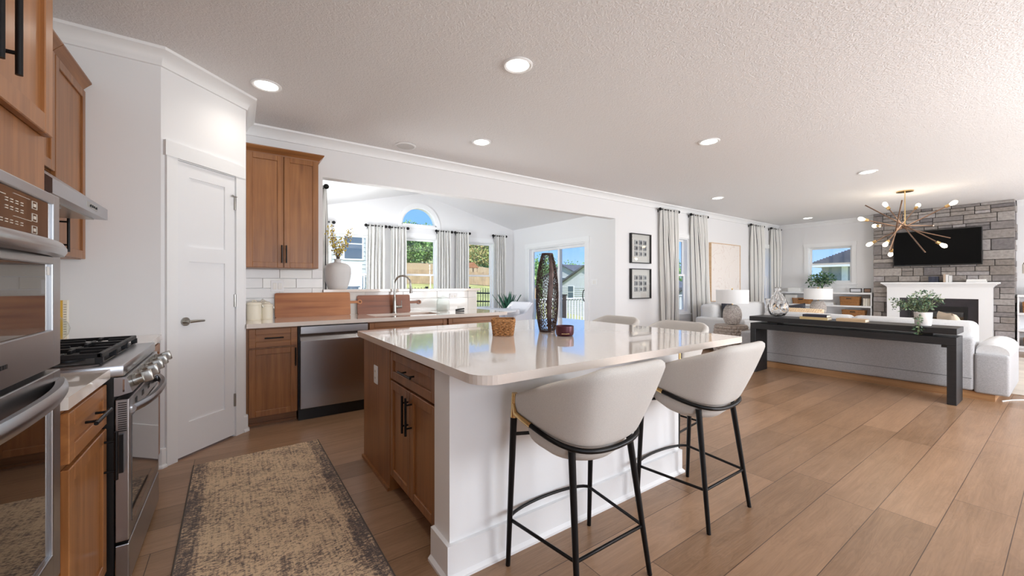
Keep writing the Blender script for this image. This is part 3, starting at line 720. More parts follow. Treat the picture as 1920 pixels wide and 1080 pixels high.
b = MB(); b.box(.472, 1.090, SY + .03, SY + .60, .09, .872); b.build('body', M['blackp'], t)
b = MB(); b.box(.483, 1.082, SY - .022, SY + .02, .108, .735, .004); b.prism([(SY - .022, .735), (SY + .02, .735), (SY + .02, .790), (SY + .012, .790)], 'x', .483, 1.082); b.build('door', M['dwsteel'], t)
b = MB(); b.box(.483, 1.082, SY - .026, SY + .02, .797, .866, .004); b.build('control_panel', M['steelh'], t)
b = MB(); b.box(.470, 1.09, SY + .01, SY + .03, .0, .10); b.build('kick_plate', M['blackp'], t)
# worktop with sink cut-out
t = thing('worktop', 'long pale quartz worktop with the sink, against the half wall', 'worktop', (1.4, 4.4, .876))
SK = (1.20, 1.95, 4.22, 4.58)
b = MB(); cells(b, .072, 2.755, SY - .045, 4.738, [SK], lambda a, c, p, q: b.box(a, c, p, q, .876, .914)); b.build('slab', M['quartz'], t)
b = MB()
x0, x1, y0, y1 = SK
b.box(x0 - .02, x0, y0 - .02, y1 + .02, .70, .875); b.box(x1, x1 + .02, y0 - .02, y1 + .02, .70, .875); b.box(x0, x1, y0 - .02, y0, .70, .875); b.box(x0, x1, y1, y1 + .02, .70, .875); b.box(x0 - .02, x1 + .02, y0 - .02, y1 + .02, .68, .70)
b.build('sink_basin', M['steelh'], t)
# tile behind the canisters, slab splash on the half wall, ledge
b = MB(); z = .914; row = 0
while z < 1.412:
    hh = min(.098, 1.412 - z); x = .072 - (.15 if row % 2 else 0)
    while x < .775:
        a, c = max(x, .072), min(x + .298, .776)
        if c - a > .01: b.box(a, c, YB - .009, YB - .0005, z, z + hh - .003, .0015, 1)
        x += .301
    z += .101; row += 1
x = .78
while x < 2.715:
    c = min(x + .45, 2.718)
    for (p_, q) in ((.914, 1.075), (1.078, 1.165)): b.box(x, c - .002, YB - .009, YB - .0005, p_, q, .0015, 1)
    x += .45
S(b.build('trim_5', M['tile']))
b = MB(); b.box(.781, 2.76, YB - .035, YB + .155, 1.166, 1.197, .003); top(b.build('bar_ledge', M['quartz']), 'long narrow quartz ledge capping the half wall behind the sink', 'ledge')
# faucet
t = thing('faucet', 'brushed steel gooseneck faucet behind the sink', 'faucet', (1.545, 4.645, .914))
fx, fy = 1.545, 4.645
b = MB(); b.lathe([(.030, 0), (.030, .008), (.024, .012), (.021, .10), (.017, .18), (.0135, .19)], (fx, fy, .914), 20); b.build('base', M['nickel'], t, 40)
b = MB(); sp = [(fx, fy, 1.10), (fx, fy, 1.26)]
sp += [(fx + .065 * (1 - math.cos(a)), fy - .085 * (1 - math.cos(a)), 1.26 + .095 * math.sin(a)) for a in [PI * i / 14 for i in range(1, 15)]]
sp += [(fx + .132, fy - .172, 1.225)]
b.tube(sp, .0125, 12); b.build('spout', M['nickel'], t, 60)
b = MB(); b.tube([(fx + .131, fy - .171, 1.235), (fx + .137, fy - .178, 1.15)], [.014, .019], 14); b.build('spray_head', M['nickel'], t, 40)
b = MB(); b.tube([(fx + .01, fy, .985), (fx + .085, fy - .01, .985)], .016, 12); b.tube([(fx + .077, fy - .01, .99), (fx + .080, fy - .01, 1.06)], [.005, .004], 8); b.build('lever', M['nickel'], t, 40)
# cutting boards
def board(name, lab, x0, x1, zt, hx0, hx1, m, yb, lean, notch):
    t = thing(name, lab, 'cutting board', ((x0 + x1) / 2, yb, .914), local=True)
    w, h = x1 - x0, zt - .914; cz = h * .56
    out = rrect(0, w, 0, h, .018)
    b = MB(); b.prism([(u - w / 2, v) for u, v in out], 'y', 0, .022); b.build('plank', m, t)
    hx = MB(); L_ = hx1 - x1
    hx.prism([(w / 2 - .002, cz - .014), (w / 2 + L_ - .045, cz - .014), (w / 2 + L_ - .045, cz + .014), (w / 2 - .002, cz + .014)], 'y', .002, .020)
    c_ = w / 2 + L_ - .026; n = 20
    V = [[hx.bm.verts.new((c_ + r * math.cos(2 * PI * i / n), y, cz + r * math.sin(2 * PI * i / n))) for (r, y) in ((.012, .002), (.027, .002), (.027, .020), (.012, .020))] for i in range(n)]
    for i in range(n):
        A, B = V[i], V[(i + 1) % n]
        for k in range(4): hx.bm.faces.new((A[k], A[(k + 1) % 4], B[(k + 1) % 4], B[k]))
    hx.build('handle', m, t)
    t.rotation_euler = (R(-lean), 0, 0)
    return t
board('cutting_board', 'long light brown cutting board leaning on the tiles beside the canisters', .325, 1.055, 1.168, .9, 1.185, M['board'], 4.665, 10, 0)
board('cutting_board', 'shorter dark brown cutting board leaning behind the faucet', 1.135, 1.755, 1.130, .9, 1.90, M['board2'], 4.682, 9, 0)
# canisters
def canister(x, y, s, lab):
    t = thing('canister', lab, 'canister', (x, y, .914), 'cream canisters by the tiles')
    b = MB(); z = .914
    b.lathe([(.058 * s, 0), (.060 * s, .004)] + [((.060 + (.0012 if k % 2 else 0)) * s, .01 + k * .008) for k in range(14)] + [(.060 * s, .125 * s + .01), (.056 * s, .135 * s + .01)], (x, y, z), 32)
    b.build('body', M['cream'], t, 50)
    b = MB(); zz = z + .135 * s + .010
    b.lathe([(.061 * s, 0), (.062 * s, .012), (.054 * s, .022), (.02, .028)], (x, y, zz), 32); b.tube(arc((x, zz + .026), .016, 0, PI, 10, 'xz', y), .0045, 8); b.build('lid', M['cream'], t, 50)
    b = MB(); b.tube([(x + .059 * s, y - .01, zz - .03), (x + .072 * s, y - .012, zz - .025), (x + .066 * s, y - .012, zz - .004)], .0025, 6); b.build('clasp', M['nickel'], t)
canister(.142, 4.50, 1.0, 'tallest cream canister, half hidden by the pantry corner')
canister(.245, 4.53, .86, 'small cream canister in front, next to the long cutting board')
canister(.225, 4.655, .98, 'cream canister standing behind the other two, at the tiles')
# glass cookie jar on the counter
t = thing('glass_jar', 'clear glass jar with lid on the sink counter under the outlet', 'jar', (2.16, 4.62, .914))
b = MB(); b.lathe([(.062, .002), (.080, .012), (.084, .05), (.080, .13), (.066, .158), (.066, .165)], (2.16, 4.62, .914), 32, True, False); b.build('jar', M['thing_glass'], t, 60)
b = MB(); b.lathe([(.068, .166), (.066, .174), (.03, .186), (.012, .19), (.016, .206), (.006, .213)], (2.16, 4.62, .914), 28); b.build('lid', M['thing_glass'], t, 60)
t = thing('towel_holder', 'small black clip with a white card on the sink counter', 'clip', (2.30, 4.43, .914))
b = MB(); b.box(2.24, 2.36, 4.42, 4.44, .914, .928, .004); b.tube([(2.24, 4.43, .935), (2.36, 4.43, .946)], .009, 8); b.build('clip', M['blackp'], t)
b = MB(); b.box(2.29, 2.39, 4.47, 4.476, .914, .975); b.build('card', M['whitec'], t)
def outlet(name, lab, put, cat='outlet'):
    b = MB(); put(b, -.038, .038, 0, .006, -.058, .058, .003); o = b.build('outlet_plate', M['trim'])
    return o
def wall_plate(name, lab, cat, loc, rz, w=.072, h=.116, kind='outlet', horiz=False):
    t = thing(name, lab, cat, loc, local=True)
    if horiz: w, h = h, w
    b = MB(); b.box(-w / 2, w / 2, -.006, 0, -h / 2, h / 2, .002, 1); b.build('plate', M['trim'], t)
    if kind == 'outlet':
        for s in (-1, 1):
            b = MB()
            if horiz: b.box(s * .022 - .014, s * .022 + .014, -.008, -.005, -.017, .017, .002, 1)
            else: b.box(-.017, .017, -.008, -.005, s * .022 - .014, s * .022 + .014, .002, 1)
            so = b.build('socket', M['whitec'], t)
            k = MB()
            for q in (-.006, .006):
                if horiz: k.box(s * .022 - .004, s * .022 + .004, -.0085, -.0075, q - .001, q + .001)
                else: k.box(q - .001, q + .001, -.0085, -.0075, s * .022 - .004, s * .022 + .006)
            k.build('slot', M['blackp'], so)
    else:
        for s in ((-.023, .023) if kind == 'double' else (0,)):
            b = MB(); b.box(s - .0165, s + .0165, -.009, -.005, -.033, .033, .002, 1); b.build('rocker', M['whitec'], t)
    t.rotation_euler = (0, 0, rz); return t
wall_plate('outlet', 'white wall outlet on the half wall next to the glass jar', 'outlet', (2.36, YB - .009, 1.095), 0, horiz=True)
wall_plate('light_switch', 'white double switch plate on the tiles above the long cutting board', 'switch', (.35, YB - .009, 1.235), 0, w=.115, kind='double')
wall_plate('light_switch', 'white switch plate on the wall beside the sliding door', 'switch', (NX1, 5.24, 1.29), R(-90), w=.16, kind='double')
# ---------------------------------------------------------------- island
t = thing('kitchen_island', 'big kitchen island, brown cabinets on one side and white panels round the seating side', 'kitchen island', (1.6, 2.2, 0))
ORG[t] = Vector((1.6, 2.2, 0))
b = MB()   # white knee walls
b.box(.745, 2.43, 1.53, 1.685, 0, .876); b.box(2.30, 2.43, 1.685, 2.98, 0, .876); b.build('knee_wall', M['trim'], t)
b = MB(); sweep(b, [(.745, 1.69), (.745, 1.53), (2.43, 1.53), (2.43, 2.98)], [(0, 0), (.030, 0), (.030, .012), (.017, .026), (.017, .150), (0, .152)])
b.build('baseboard', M['trim'], t)
b = MB(); b.box(.786, 2.30, 1.685, 2.98, .10, .876); b.build('body', M['cab'], t)
b = MB(); b.box(.86, 2.30, 1.685, 2.98, 0, .10); b.build('toe_kick', M['cabx'], t)
b = MB(); b.box(.766, .786, 2.392, 2.98, 0, .876); b.box(.752, .766, 2.392, 2.985, 0, .02); b.box(.786, .86, 2.392, 2.40, 0, .10); b.build('side_panel', M['cab'], t)
def ifront(name, ya, yc, z0, z1, rail=.048):
    p = MB(); x0, x1 = .765, .786
    p.box(x0 + .010, x1, ya + rail - .006, yc - rail + .006, z0 + rail - .006, z1 - rail + .006)
    for q in ((ya, ya + rail, z0, z1), (yc - rail, yc, z0, z1), (ya + rail, yc - rail, z0, z0 + rail), (ya + rail, yc - rail, z1 - rail, z1)): p.box(x0, x1, q[0], q[1], q[2], q[3], .0025, 1)
    return p.build(name, M['cab'], t)
def ipull(o, kind, y, z, ln):
    h = MB(); a = ln / 2; x = .765
    if kind == 'v':
        h.tube([(x - .034, y, z - a), (x - .034, y, z + a)], .0065, 10)
        for s in (-.62, .62): h.tube([(x, y, z + s * a), (x - .034, y, z + s * a)], .0048, 8)
    else:
        h.tube([(x - .034, y - a, z), (x - .034, y + a, z)], .0065, 10)
        for s in (-.62, .62): h.tube([(x, y + s * a, z), (x - .034, y + s * a, z)], .0048, 8)
    h.build('handle', M['blackm'], o, 50)
o = ifront('drawer', 1.722, 2.380, .690, .852); ipull(o, 'h', 2.05, .772, .19)
o = ifront('door', 1.722, 2.049, .105, .676); ipull(o, 'v', 2.025, .555, .20)
o = ifront('door', 2.053, 2.380, .105, .676); ipull(o, 'v', 2.078, .555, .20)
b = MB(); b.prism(rrect(.727, 2.712, 1.248, 3.02, [.10, .02, .02, .015], 8), 'z', .877, .914); b.build('countertop', M['quartz'], t)
wall_plate('outlet', 'white outlet on the brown side panel of the island', 'outlet', (.7655, 2.67, .655), R(-90), w=.078, h=.12)

# basket, carved vase, candle on the island
t = thing('wicker_basket', 'small square wicker basket on the island', 'basket', (1.475, 2.215, .914), local=True)
def weave(mb, hw, hb, z0, z1, hd_w, hd_b, rows):
    for k in range(rows):
        s = k / (rows - 1); w_ = hb + (hw - hb) * s; d_ = hd_b + (hd_w - hd_b) * s; z = z0 + (z1 - z0) * s
        loop = rrect(-w_, w_, -d_, d_, .018, 3); P = []
        for i in range(len(loop)):
            a, c = Vector(loop[i]), Vector(loop[(i + 1) % len(loop)]); L_ = (c - a).length; n = max(1, int(L_ / .007))
            for j in range(n):
                q = a + (c - a) * (j / n); P.append(q)
        pts = []
        for i, q in enumerate(P):
            nrm = Vector((q.x / w_, q.y / d_)).normalized(); ph = (i * 1.0 + (k % 2) * PI) * 1.3
            off = .0045 * math.sin(ph) + random.uniform(-.0012, .0012)
            pts.append((q.x + nrm.x * off, q.y + nrm.y * off, z + .0015 * math.sin(ph * 1.7 + k) + random.uniform(-.0008, .0008)))
        mb.tube(pts, random.uniform(.0048, .0058), 6, closed=True)
b = MB(); weave(b, .074, .062, .005, .098, .074, .062, 11); b.box(-.056, .056, -.056, .056, .0, .006); bk = b.build('weave', M['wick'], t, 60)
b = MB()
for k in range(2): b.tube([(p[0], p[1], .100 + k * .007) for p in rrect(-.076, .076, -.076, .076, .02, 4)], .0055, 6, closed=True)
b.build('rim', M['wick'], t, 60)
for s in (-1, 1):
    b = MB(); b.tube([(-.03, s * .072, .062), (-.02, s * .078, .070), (.02, s * .078, .070), (.03, s * .072, .062)], .005, 6); b.build('handle', M['wick'], t)
t.rotation_euler = (0, 0, R(-32))
b = MB(); b.box(-.045, .045, -.045, .045, 0, .088, .008); o = b.build('napkin_stack', M['beige']); o.location = (1.475, 2.215, .921); o.rotation_euler = (0, 0, R(-32)); tag(o, 'folded cream napkins inside the wicker basket', 'napkins')

def pierced():
    rs = np.random.RandomState(5)
    Hh = .565; nu, nv = 264, 230
    def rad(s): return float(np.interp(s, [0, .03, .15, .3, .45, .6, .75, .88, .97, 1.0], [.056, .060, .073, .0805, .083, .0805, .072, .058, .044, .041]))
    pts = []
    for _try in range(60000):
        a = rs.uniform(0, 2 * PI); z = rs.uniform(.012, Hh - .012)
        R_ = .078
        if all(((min(abs(a - p[0]), 2 * PI - abs(a - p[0])) * R_ * 1.35) ** 2 + ((z - p[1]) * .85) ** 2) > .0150 ** 2 for p in pts): pts.append((a, z))
    P = np.array(pts)
    A = np.linspace(0, 2 * PI, nu, endpoint=False); Z = np.linspace(0, Hh, nv)
    bm = bmesh.new(); keep = np.zeros((nu, nv), bool)
    for i, a in enumerate(A):
        da = np.abs(a - P[:, 0]); da = np.minimum(da, 2 * PI - da) * .078 * 1.35
        for j, z in enumerate(Z):
            d = np.sqrt(da ** 2 + ((z - P[:, 1]) * .85) ** 2); d.sort()
            wv = math.sin(z * 9) * .16
            ba = abs(((a - 4.35 + wv) + PI) % (2 * PI) - PI)
            keep[i, j] = (d[1] - d[0] < .0052) or ba < .24 or z < .014 or z > Hh - .014
    V = {}
    def v(i, j):
        if (i, j) not in V:
            r = rad(j / (nv - 1)); V[(i, j)] = bm.verts.new((r * math.cos(A[i]), r * math.sin(A[i]), Z[j]))
        return V[(i, j)]
    for i in range(nu):
        for j in range(nv - 1):
            k = (i + 1) % nu
            if keep[i, j] and keep[k, j] and keep[k, j + 1] and keep[i, j + 1]: bm.faces.new((v(i, j), v(k, j), v(k, j + 1), v(i, j + 1)))
    bmesh.ops.smooth_vert(bm, verts=[x for x in bm.verts if x.is_boundary], factor=.5, use_axis_x=True, use_axis_y=True, use_axis_z=True)
    mb = MB(); mb.bm.free(); mb.bm = bm
    mb.lathe([(.004, .004), (.058, .004), (.058, .012), (.004, .012)], (0, 0, 0), 24)
    return mb
o = pierced().build('pierced_vase', pm('dark_bronze', (74, 60, 56), .34, .75, bump=.15, bscale=90, var=.35, vscale=14), smooth=60)
md = o.modifiers.new('thick', 'SOLIDIFY'); md.thickness = .006; md.offset = -1
o.location = (1.84, 2.19, .914); tag(o, 'tall dark pierced bronze vase in the middle of the island', 'vase')
t = thing('candle', 'plum coloured candle bowl right of the pierced vase', 'candle', (1.79, 1.95, .914), local=True)
b = MB(); b.lathe([(.048, 0), (.056, .006), (.060, .022), (.060, .066), (.056, .066), (.055, .03), (.02, .028)], (0, 0, 0), 36); b.build('bowl', pm('plum_metal', (78, 34, 44), .3, .4), t, 40)
b = MB(); b.lathe([(.054, .03), (.054, .048), (.02, .05)], (0, 0, 0), 28); w = b.build('wax', pm('wax', (214, 200, 190), .5), t, 40)
b = MB(); b.tube([(0, 0, .049), (.002, 0, .062)], .0018, 6); b.build('wick', M['blackp'], w)
b = MB()
x = -.026
for i, wd in enumerate((.004, .003, .005, .003, .004, .003, .005, .004, .003, .004)):
    a = x / .060
    b.box(x, x + wd * .8, -math.cos(a) * .0606 - .0006, -math.cos(a) * .0606 + .0006, .016, .0205); x += wd + .0012
b.build('lettering', M['brass'], t)
t.rotation_euler = (0, 0, R(-35))
# big white vase with blossom twigs on the ledge
t = thing('floor_vase', 'large matte white vase with yellow blossom twigs on the ledge', 'vase', (.945, 4.80, 1.197), local=True)
b = MB(); b.lathe([(.088, 0), (.100, .006), (.116, .05), (.132, .11), (.143, .18), (.143, .225), (.132, .262), (.108, .285), (.07, .298), (.040, .303), (.036, .312), (.036, .335), (.041, .342), (.034, .340), (.030, .32), (.05, .295), (.10, .275), (.13, .22), (.10, .05), (.02, .01)], (0, 0, 0), 40, True, True)
b.build('vessel', pm('matte_white', (214, 213, 212), .8, bump=.15, bscale=160), t, 60)
rs = random.Random(3)
tw = MB(); bl = MB()
for k in range(16):
    a = rs.uniform(0, 2 * PI); sp_ = rs.uniform(.06, .20); hh = rs.uniform(.18, .38)
    pts = [Vector((.012 * math.cos(a), .012 * math.sin(a), .30))]
    for i in range(1, 8):
        s = i / 7; pts.append(Vector((sp_ * s ** 1.2 * math.cos(a) + rs.uniform(-.008, .008), sp_ * .6 * s ** 1.2 * math.sin(a) + rs.uniform(-.008, .008), .33 + hh * s)))
    tw.tube(pts, [.0026 * (1 - .08 * i) for i in range(8)], 5)
    for i in range(2, 8):
        for q in range(6):
            if rs.random() < .8:
                c = pts[i] + Vector((rs.uniform(-.02, .02), rs.uniform(-.02, .02), rs.uniform(-.025, .025))); s_ = rs.uniform(.004, .009)
                g = bmesh.ops.create_icosphere(bl.bm, subdivisions=1, radius=s_)['verts']; bmesh.ops.translate(bl.bm, vec=c, verts=g)
tw.build('twig', pm('twig_brown', (96, 76, 58), .8), t)
bl.build('blossom', islandmat('blossom', [(236, 212, 84), (244, 224, 120), (226, 200, 76), (232, 212, 110), (160, 140, 120)], .7, 0, 30, .1), t)

# ---------------------------------------------------------------- counter stools (front is +y in the local frame)
def make_stool(label):
    t = thing('counter_stool', label, 'bar stool', (0, 0, 0), 'upholstered counter stools at the island', local=True)
    TM = R(120)
    def topP(th): return Vector((.272 * math.sin(th), -.315 * math.cos(th) + (.0 if math.cos(th) > 0 else 0), 0))
    def edge(th):
        q = abs(th) / TM
        zt = .942 - .177 * (q ** 1.75 if q < 1 else 1); zt = .945 - .165 * max(0, (q - .24) / .76) ** 1.05
        e_ = q ** 1.6
        def sup(rx, ry, n):
            r_ = (abs(math.sin(th) / rx) ** n + abs(math.cos(th) / ry) ** n) ** (-1.0 / n); return r_ * math.sin(th), -r_ * math.cos(th)
        w_ = max(0, 1 - q) ** .7
        tx, ty = sup(.262 + .012 * w_, .322 if math.cos(th) > 0 else .262, 4.4)
        tp = Vector((tx, ty, zt)); bx, by = sup(.205, .185, 2.5)
        bt = Vector((bx, by, .600))
        tp2 = Vector((tp.x * .985, tp.y * .97, .700))
        b_ = bt.lerp(tp2, e_)
        return tp, b_
    def f(u, v):
        th = -TM + 2 * TM * u; tp, bt = edge(th)
        p = bt.lerp(tp, v); bow = math.sin(PI * v) * .007
        r_ = Vector((p.x, p.y, 0)); r_.normalize()
        return p + r_ * bow
    b = MB(); b.grid(f, 41, 9); sh = b.build('backrest', M['stoolf'], t, 180)
    for p in sh.data.polygons: pass
    bmx = bmesh.new(); bmx.from_mesh(sh.data); bmesh.ops.recalc_face_normals(bmx, faces=bmx.faces)
    fc = min(bmx.faces, key=lambda q: q.calc_center_median().y)
    if fc.normal.y > 0: bmesh.ops.reverse_faces(bmx, faces=bmx.faces)
    bmx.to_mesh(sh.data); bmx.free()
    md = sh.modifiers.new('thick', 'SOLIDIFY'); md.thickness = .046; md.offset = -1; md.use_quality_normals = True
    subsurf(sh, 1)
    b = MB(); n = 40
    prof = [(.30, .535), (.74, .552), (.96, .590), (1.0, .635), (.97, .662), (.85, .676), (.4, .682)]
    rings = []
    for (s, z) in prof:
        rings.append([b.bm.verts.new((.236 * s * math.cos(2 * PI * k / n), .010 + .205 * s * math.sin(2 * PI * k / n) * (1.08 if math.sin(2 * PI * k / n) > 0 else .92), z - (.0 if math.sin(2 * PI * k / n) > -2 else 0) + (.018 * math.sin(2 * PI * k / n) if z < .63 else 0))) for k in range(n)])
    for A, B in zip(rings, rings[1:]):
        for k in range(n): b.bm.faces.new((A[k], A[(k + 1) % n], B[(k + 1) % n], B[k]))
    b.bm.faces.new(rings[0][::-1]); b.bm.faces.new(rings[-1]); b.build('seat', M['stoolf'], t, 70)
    # loop rail under the shell
    pts = []
    for i in range(49):
        th = -TM * .985 + 2 * TM * .985 * i / 48; tp, bt = edge(th); r_ = Vector((bt.x, bt.y, 0)).normalized(); pts.append(bt + r_ * .004 + Vector((0, 0, -.004)))
    b = MB(); b.tube(pts[3:-3], .0105, 10); b.build('loop_rail', M['blackm'], t, 60)
    for s in (-1, 1):
        q = pts[:5] if s < 0 else pts[-5:][::-1]
        ft = Vector((s * .256, .196, 0)); tp = Vector((s * .243, .162, .775)); g0 = ft.lerp(tp, .862)
        b = MB(); b.tube([ft, g0], [.0105, .0155], 12); lg = b.build('leg', M['blackm'], t, 60)
        b = MB(); b.tube([g0, tp], [.0150, .0135], 12); b.tube([ft.lerp(tp, .945)] + q, .0118, 10); b.build('gold_sleeve', M['brass'], lg, 60, label='polished gold sleeve')
        b = MB(); b.tube([ft.lerp(tp, .765), Vector((s * .18, .12, .60))], .008, 8); b.build('seat_bracket', M['blackm'], lg)
        ft = Vector((s * .214, -.203, 0)); tp = Vector((s * .172, -.125, .600))
        b = MB(); b.tube([ft, tp], [.0105, .0155], 12); b.build('leg', M['blackm'], t, 60)
    # foot ring: straight back and sides, bowed front
    zr = .205; fl = Vector((-.2475, .187, zr)); rl = Vector((-.200, -.176, zr)); rr = Vector((.200, -.176, zr)); fr = Vector((.2475, .187, zr))
    fp = [fl + Vector((.0, .02, 0))] + [Vector((.2475 * math.sin(a), .187 + .066 * math.cos(a), zr)) for a in [-R(80) + R(160) * i / 14 for i in range(15)]] + [fr + Vector((0, .02, 0))]
    b = MB(); b.tube([rl, fl] + fp[1:-1] + [fr, rr], .0078, 8, closed=True); b.build('foot_ring', M['blackm'], t, 60)
    return t
st = make_stool('grey upholstered counter stool nearest the camera, at the corner of the island')
st.location = (1.253, 1.262, 0)
s2 = copy_tree(st); s2.location = (2.160, 1.262, 0); s2['label'] = 'grey upholstered counter stool in front of the island beside the nearest one'
s3 = copy_tree(st); s3.location = (2.735, 1.86, 0); s3.rotation_euler = (0, 0, R(90)); s3['label'] = 'grey counter stool beyond the island with its back in front of the striped curtain'
s4 = copy_tree(st); s4.location = (2.735, 2.50, 0); s4.rotation_euler = (0, 0, R(90)); s4['label'] = 'grey counter stool beyond the island with its back below the two framed pictures'

# ---------------------------------------------------------------- kitchen runner
def rugmat():
    m, t_, b_ = newmat('runner_pile'); L = t_.links; N = t_.nodes.new
    tcd = N('ShaderNodeTexCoord'); mm = N('ShaderNodeMapping'); mm.inputs['Scale'].default_value = (1.0, 2.2, 1)
    n1 = N('ShaderNodeTexNoise'); n1.inputs['Scale'].default_value = 62; n1.inputs['Detail'].default_value = 4; n1.inputs['Roughness'].default_value = .75
    n2 = N('ShaderNodeTexNoise'); n2.inputs['Scale'].default_value = 4.5; n2.inputs['Detail'].default_value = 5; n2.inputs['Roughness'].default_value = .7
    n3 = N('ShaderNodeTexNoise'); n3.inputs['Scale'].default_value = 7; n3.inputs['Detail'].default_value = 3
    L.new(tcd.outputs['Object'], mm.inputs[0]); L.new(mm.outputs[0], n1.inputs['Vector']); L.new(tcd.outputs['Object'], n2.inputs['Vector'])
    m3 = N('ShaderNodeMapping'); m3.inputs['Scale'].default_value = (14, .9, 1); L.new(tcd.outputs['Object'], m3.inputs[0]); L.new(m3.outputs[0], n3.inputs['Vector'])
    sp = N('ShaderNodeSeparateXYZ'); L.new(tcd.outputs['Object'], sp.inputs[0])
    ab = N('ShaderNodeMath'); ab.operation = 'ABSOLUTE'; L.new(sp.outputs['X'], ab.inputs[0])
    bd = N('ShaderNodeMapRange'); bd.inputs['From Min'].default_value = .30; bd.inputs['From Max'].default_value = .33; bd.inputs['To Min'].default_value = 0; bd.inputs['To Max'].default_value = .13; L.new(ab.outputs[0], bd.inputs['Value'])
    a = N('ShaderNodeMath'); a.operation = 'MULTIPLY_ADD'; a.inputs[1].default_value = .55; L.new(n2.outputs['Fac'], a.inputs[0])
    a2 = N('ShaderNodeMath'); a2.operation = 'MULTIPLY_ADD'; a2.inputs[1].default_value = .35; L.new(n3.outputs['Fac'], a2.inputs[0]); L.new(bd.outputs[0], a2.inputs[2])
    L.new(a2.outputs[0], a.inputs[2])
    th = N('ShaderNodeMath'); th.operation = 'ADD'; L.new(a.outputs[0], th.inputs[0])
    sc_ = N('ShaderNodeMath'); sc_.operation = 'MULTIPLY'; sc_.inputs[1].default_value = 1.25; L.new(n1.outputs['Fac'], sc_.inputs[0]); L.new(sc_.outputs[0], th.inputs[1])
    r = N('ShaderNodeValToRGB'); el = r.color_ramp.elements; el[0].position = .40; el[0].color = lin((232, 206, 170)); el[1].position = 1.0; el[1].color = lin((66, 62, 66))
    x = el.new(.595); x.color = lin((220, 192, 156)); x = el.new(.64); x.color = lin((160, 134, 112)); x = el.new(.70); x.color = lin((92, 80, 76))
    hf = N('ShaderNodeMath'); hf.operation = 'MULTIPLY'; hf.inputs[1].default_value = .56; L.new(th.outputs[0], hf.inputs[0]); L.new(hf.outputs[0], r.inputs[0]); L.new(r.outputs[0], b_.inputs['Base Color'])
    bp = N('ShaderNodeBump'); bp.inputs['Strength'].default_value = .8; bp.inputs['Distance'].default_value = .006; L.new(n1.outputs['Fac'], bp.inputs['Height']); L.new(bp.outputs[0], b_.inputs['Normal'])
    sets(b_, Roughness=.97, **{'Sheen Weight': .15}); return m
t = thing('runner_rug', 'beige and charcoal patterned runner rug on the kitchen floor', 'rug', (.165, 2.09, 0), local=True)
b = MB(); b.box(-.385, .385, -1.4, 1.4, .001, .009); b.build('pile', rugmat(), t)
b = MB()
for s in (-1, 1): b.tube([(s * .388, -1.4, .006), (s * .388, 1.4, .006)], .005, 6)
b.build('binding', pm('rug_binding', (92, 84, 78), .95), t)
t.rotation_euler = (0, 0, R(.6))
# ---------------------------------------------------------------- ceiling fixtures
def downlight(x, y, lab, power=17):
    t = thing('recessed_light', lab, 'ceiling light', (x, y, ZC), 'recessed ceiling lights', local=True)
    b = MB(); b.lathe([(.082, -.001), (.108, -.001), (.108, -.006), (.098, -.012), (.082, -.006)], (0, 0, 0), 32, False, False)
    b.build('trim_ring', M['trim'], t, 40)
    b = MB(); b.lathe([(.083, -.0035), (.083, -.006)], (0, 0, 0), 32); b.build('diffuser', emit('lamp_diffuser', (255, 250, 240), 9.0), t)
    l = light('downlight_lamp', 'SPOT', (x, y, ZC - .02), (0, 0, 0), power, (1, .93, .84), spot_size=R(150), spot_blend=1.0, shadow_soft_size=.07)
for x, y, lab in ((.20, 3.72, 'recessed ceiling light near the pantry door corner'), (1.68, 2.33, 'recessed ceiling light right above the island, nearest the camera'),
                  (2.257, 3.824, 'recessed ceiling light in front of the nook opening'), (4.333, 2.353, 'recessed ceiling light in mid ceiling right of the island'),
                  (7.348, 1.70, 'recessed ceiling light next to the chandelier'), (7.30, 3.81, 'recessed ceiling light near the striped curtains by the frames'),
                  (11.3, 3.72, 'recessed ceiling light at the far corner before the end wall'), (1.3, .9, 'added recessed fill light over the near corner of the island, out of view'), (4.3, .0, 'added recessed fill light over the open floor right of the stools, out of view'), (.2, 1.6, 'added recessed fill light over the runner rug, out of view')):  # last three are unseen, added to brighten the kitchen
    downlight(x, y, lab)
t = thing('ceiling_speaker', 'flat round white speaker grille in the ceiling by the crown moulding', 'speaker', (1.60, 4.43, ZC), local=True)
b = MB(); b.lathe([(.118, -.001), (.118, -.008), (.10, -.012), (.0999, -.008)], (0, 0, 0), 36, False, False); b.build('ring', M['trim'], t, 40)
b = MB(); b.lathe([(.10, -.006), (.10, -.010)], (0, 0, 0), 36); b.build('grille', pm('grille_white', (206, 206, 206), .7), t)

# chandelier
t = thing('chandelier', 'bronze starburst chandelier with bare bulbs in front of the stone chimney', 'chandelier', (9.39, 1.69, ZC), local=True)
b = MB(); b.lathe([(.11, 0), (.11, -.018), (.02, -.024)], (0, 0, 0), 32); b.build('canopy', M['brass'], t, 40)
zc = -.61
b = MB(); b.tube([(0, 0, -.02), (0, 0, zc)], .007, 8); b.build('stem', M['brass'], t)
b = MB(); b.lathe([(.0, -.04), (.03, -.028), (.042, 0), (.03, .028), (0, .04)], (0, 0, zc), 20, False, False); b.build('hub', M['bronze'], t, 60)
fw = Vector((math.sin(R(34.95)), math.cos(R(34.95)), 0)); rt = Vector((math.cos(R(34.95)), -math.sin(R(34.95)), 0)); up = Vector((0, 0, 1))
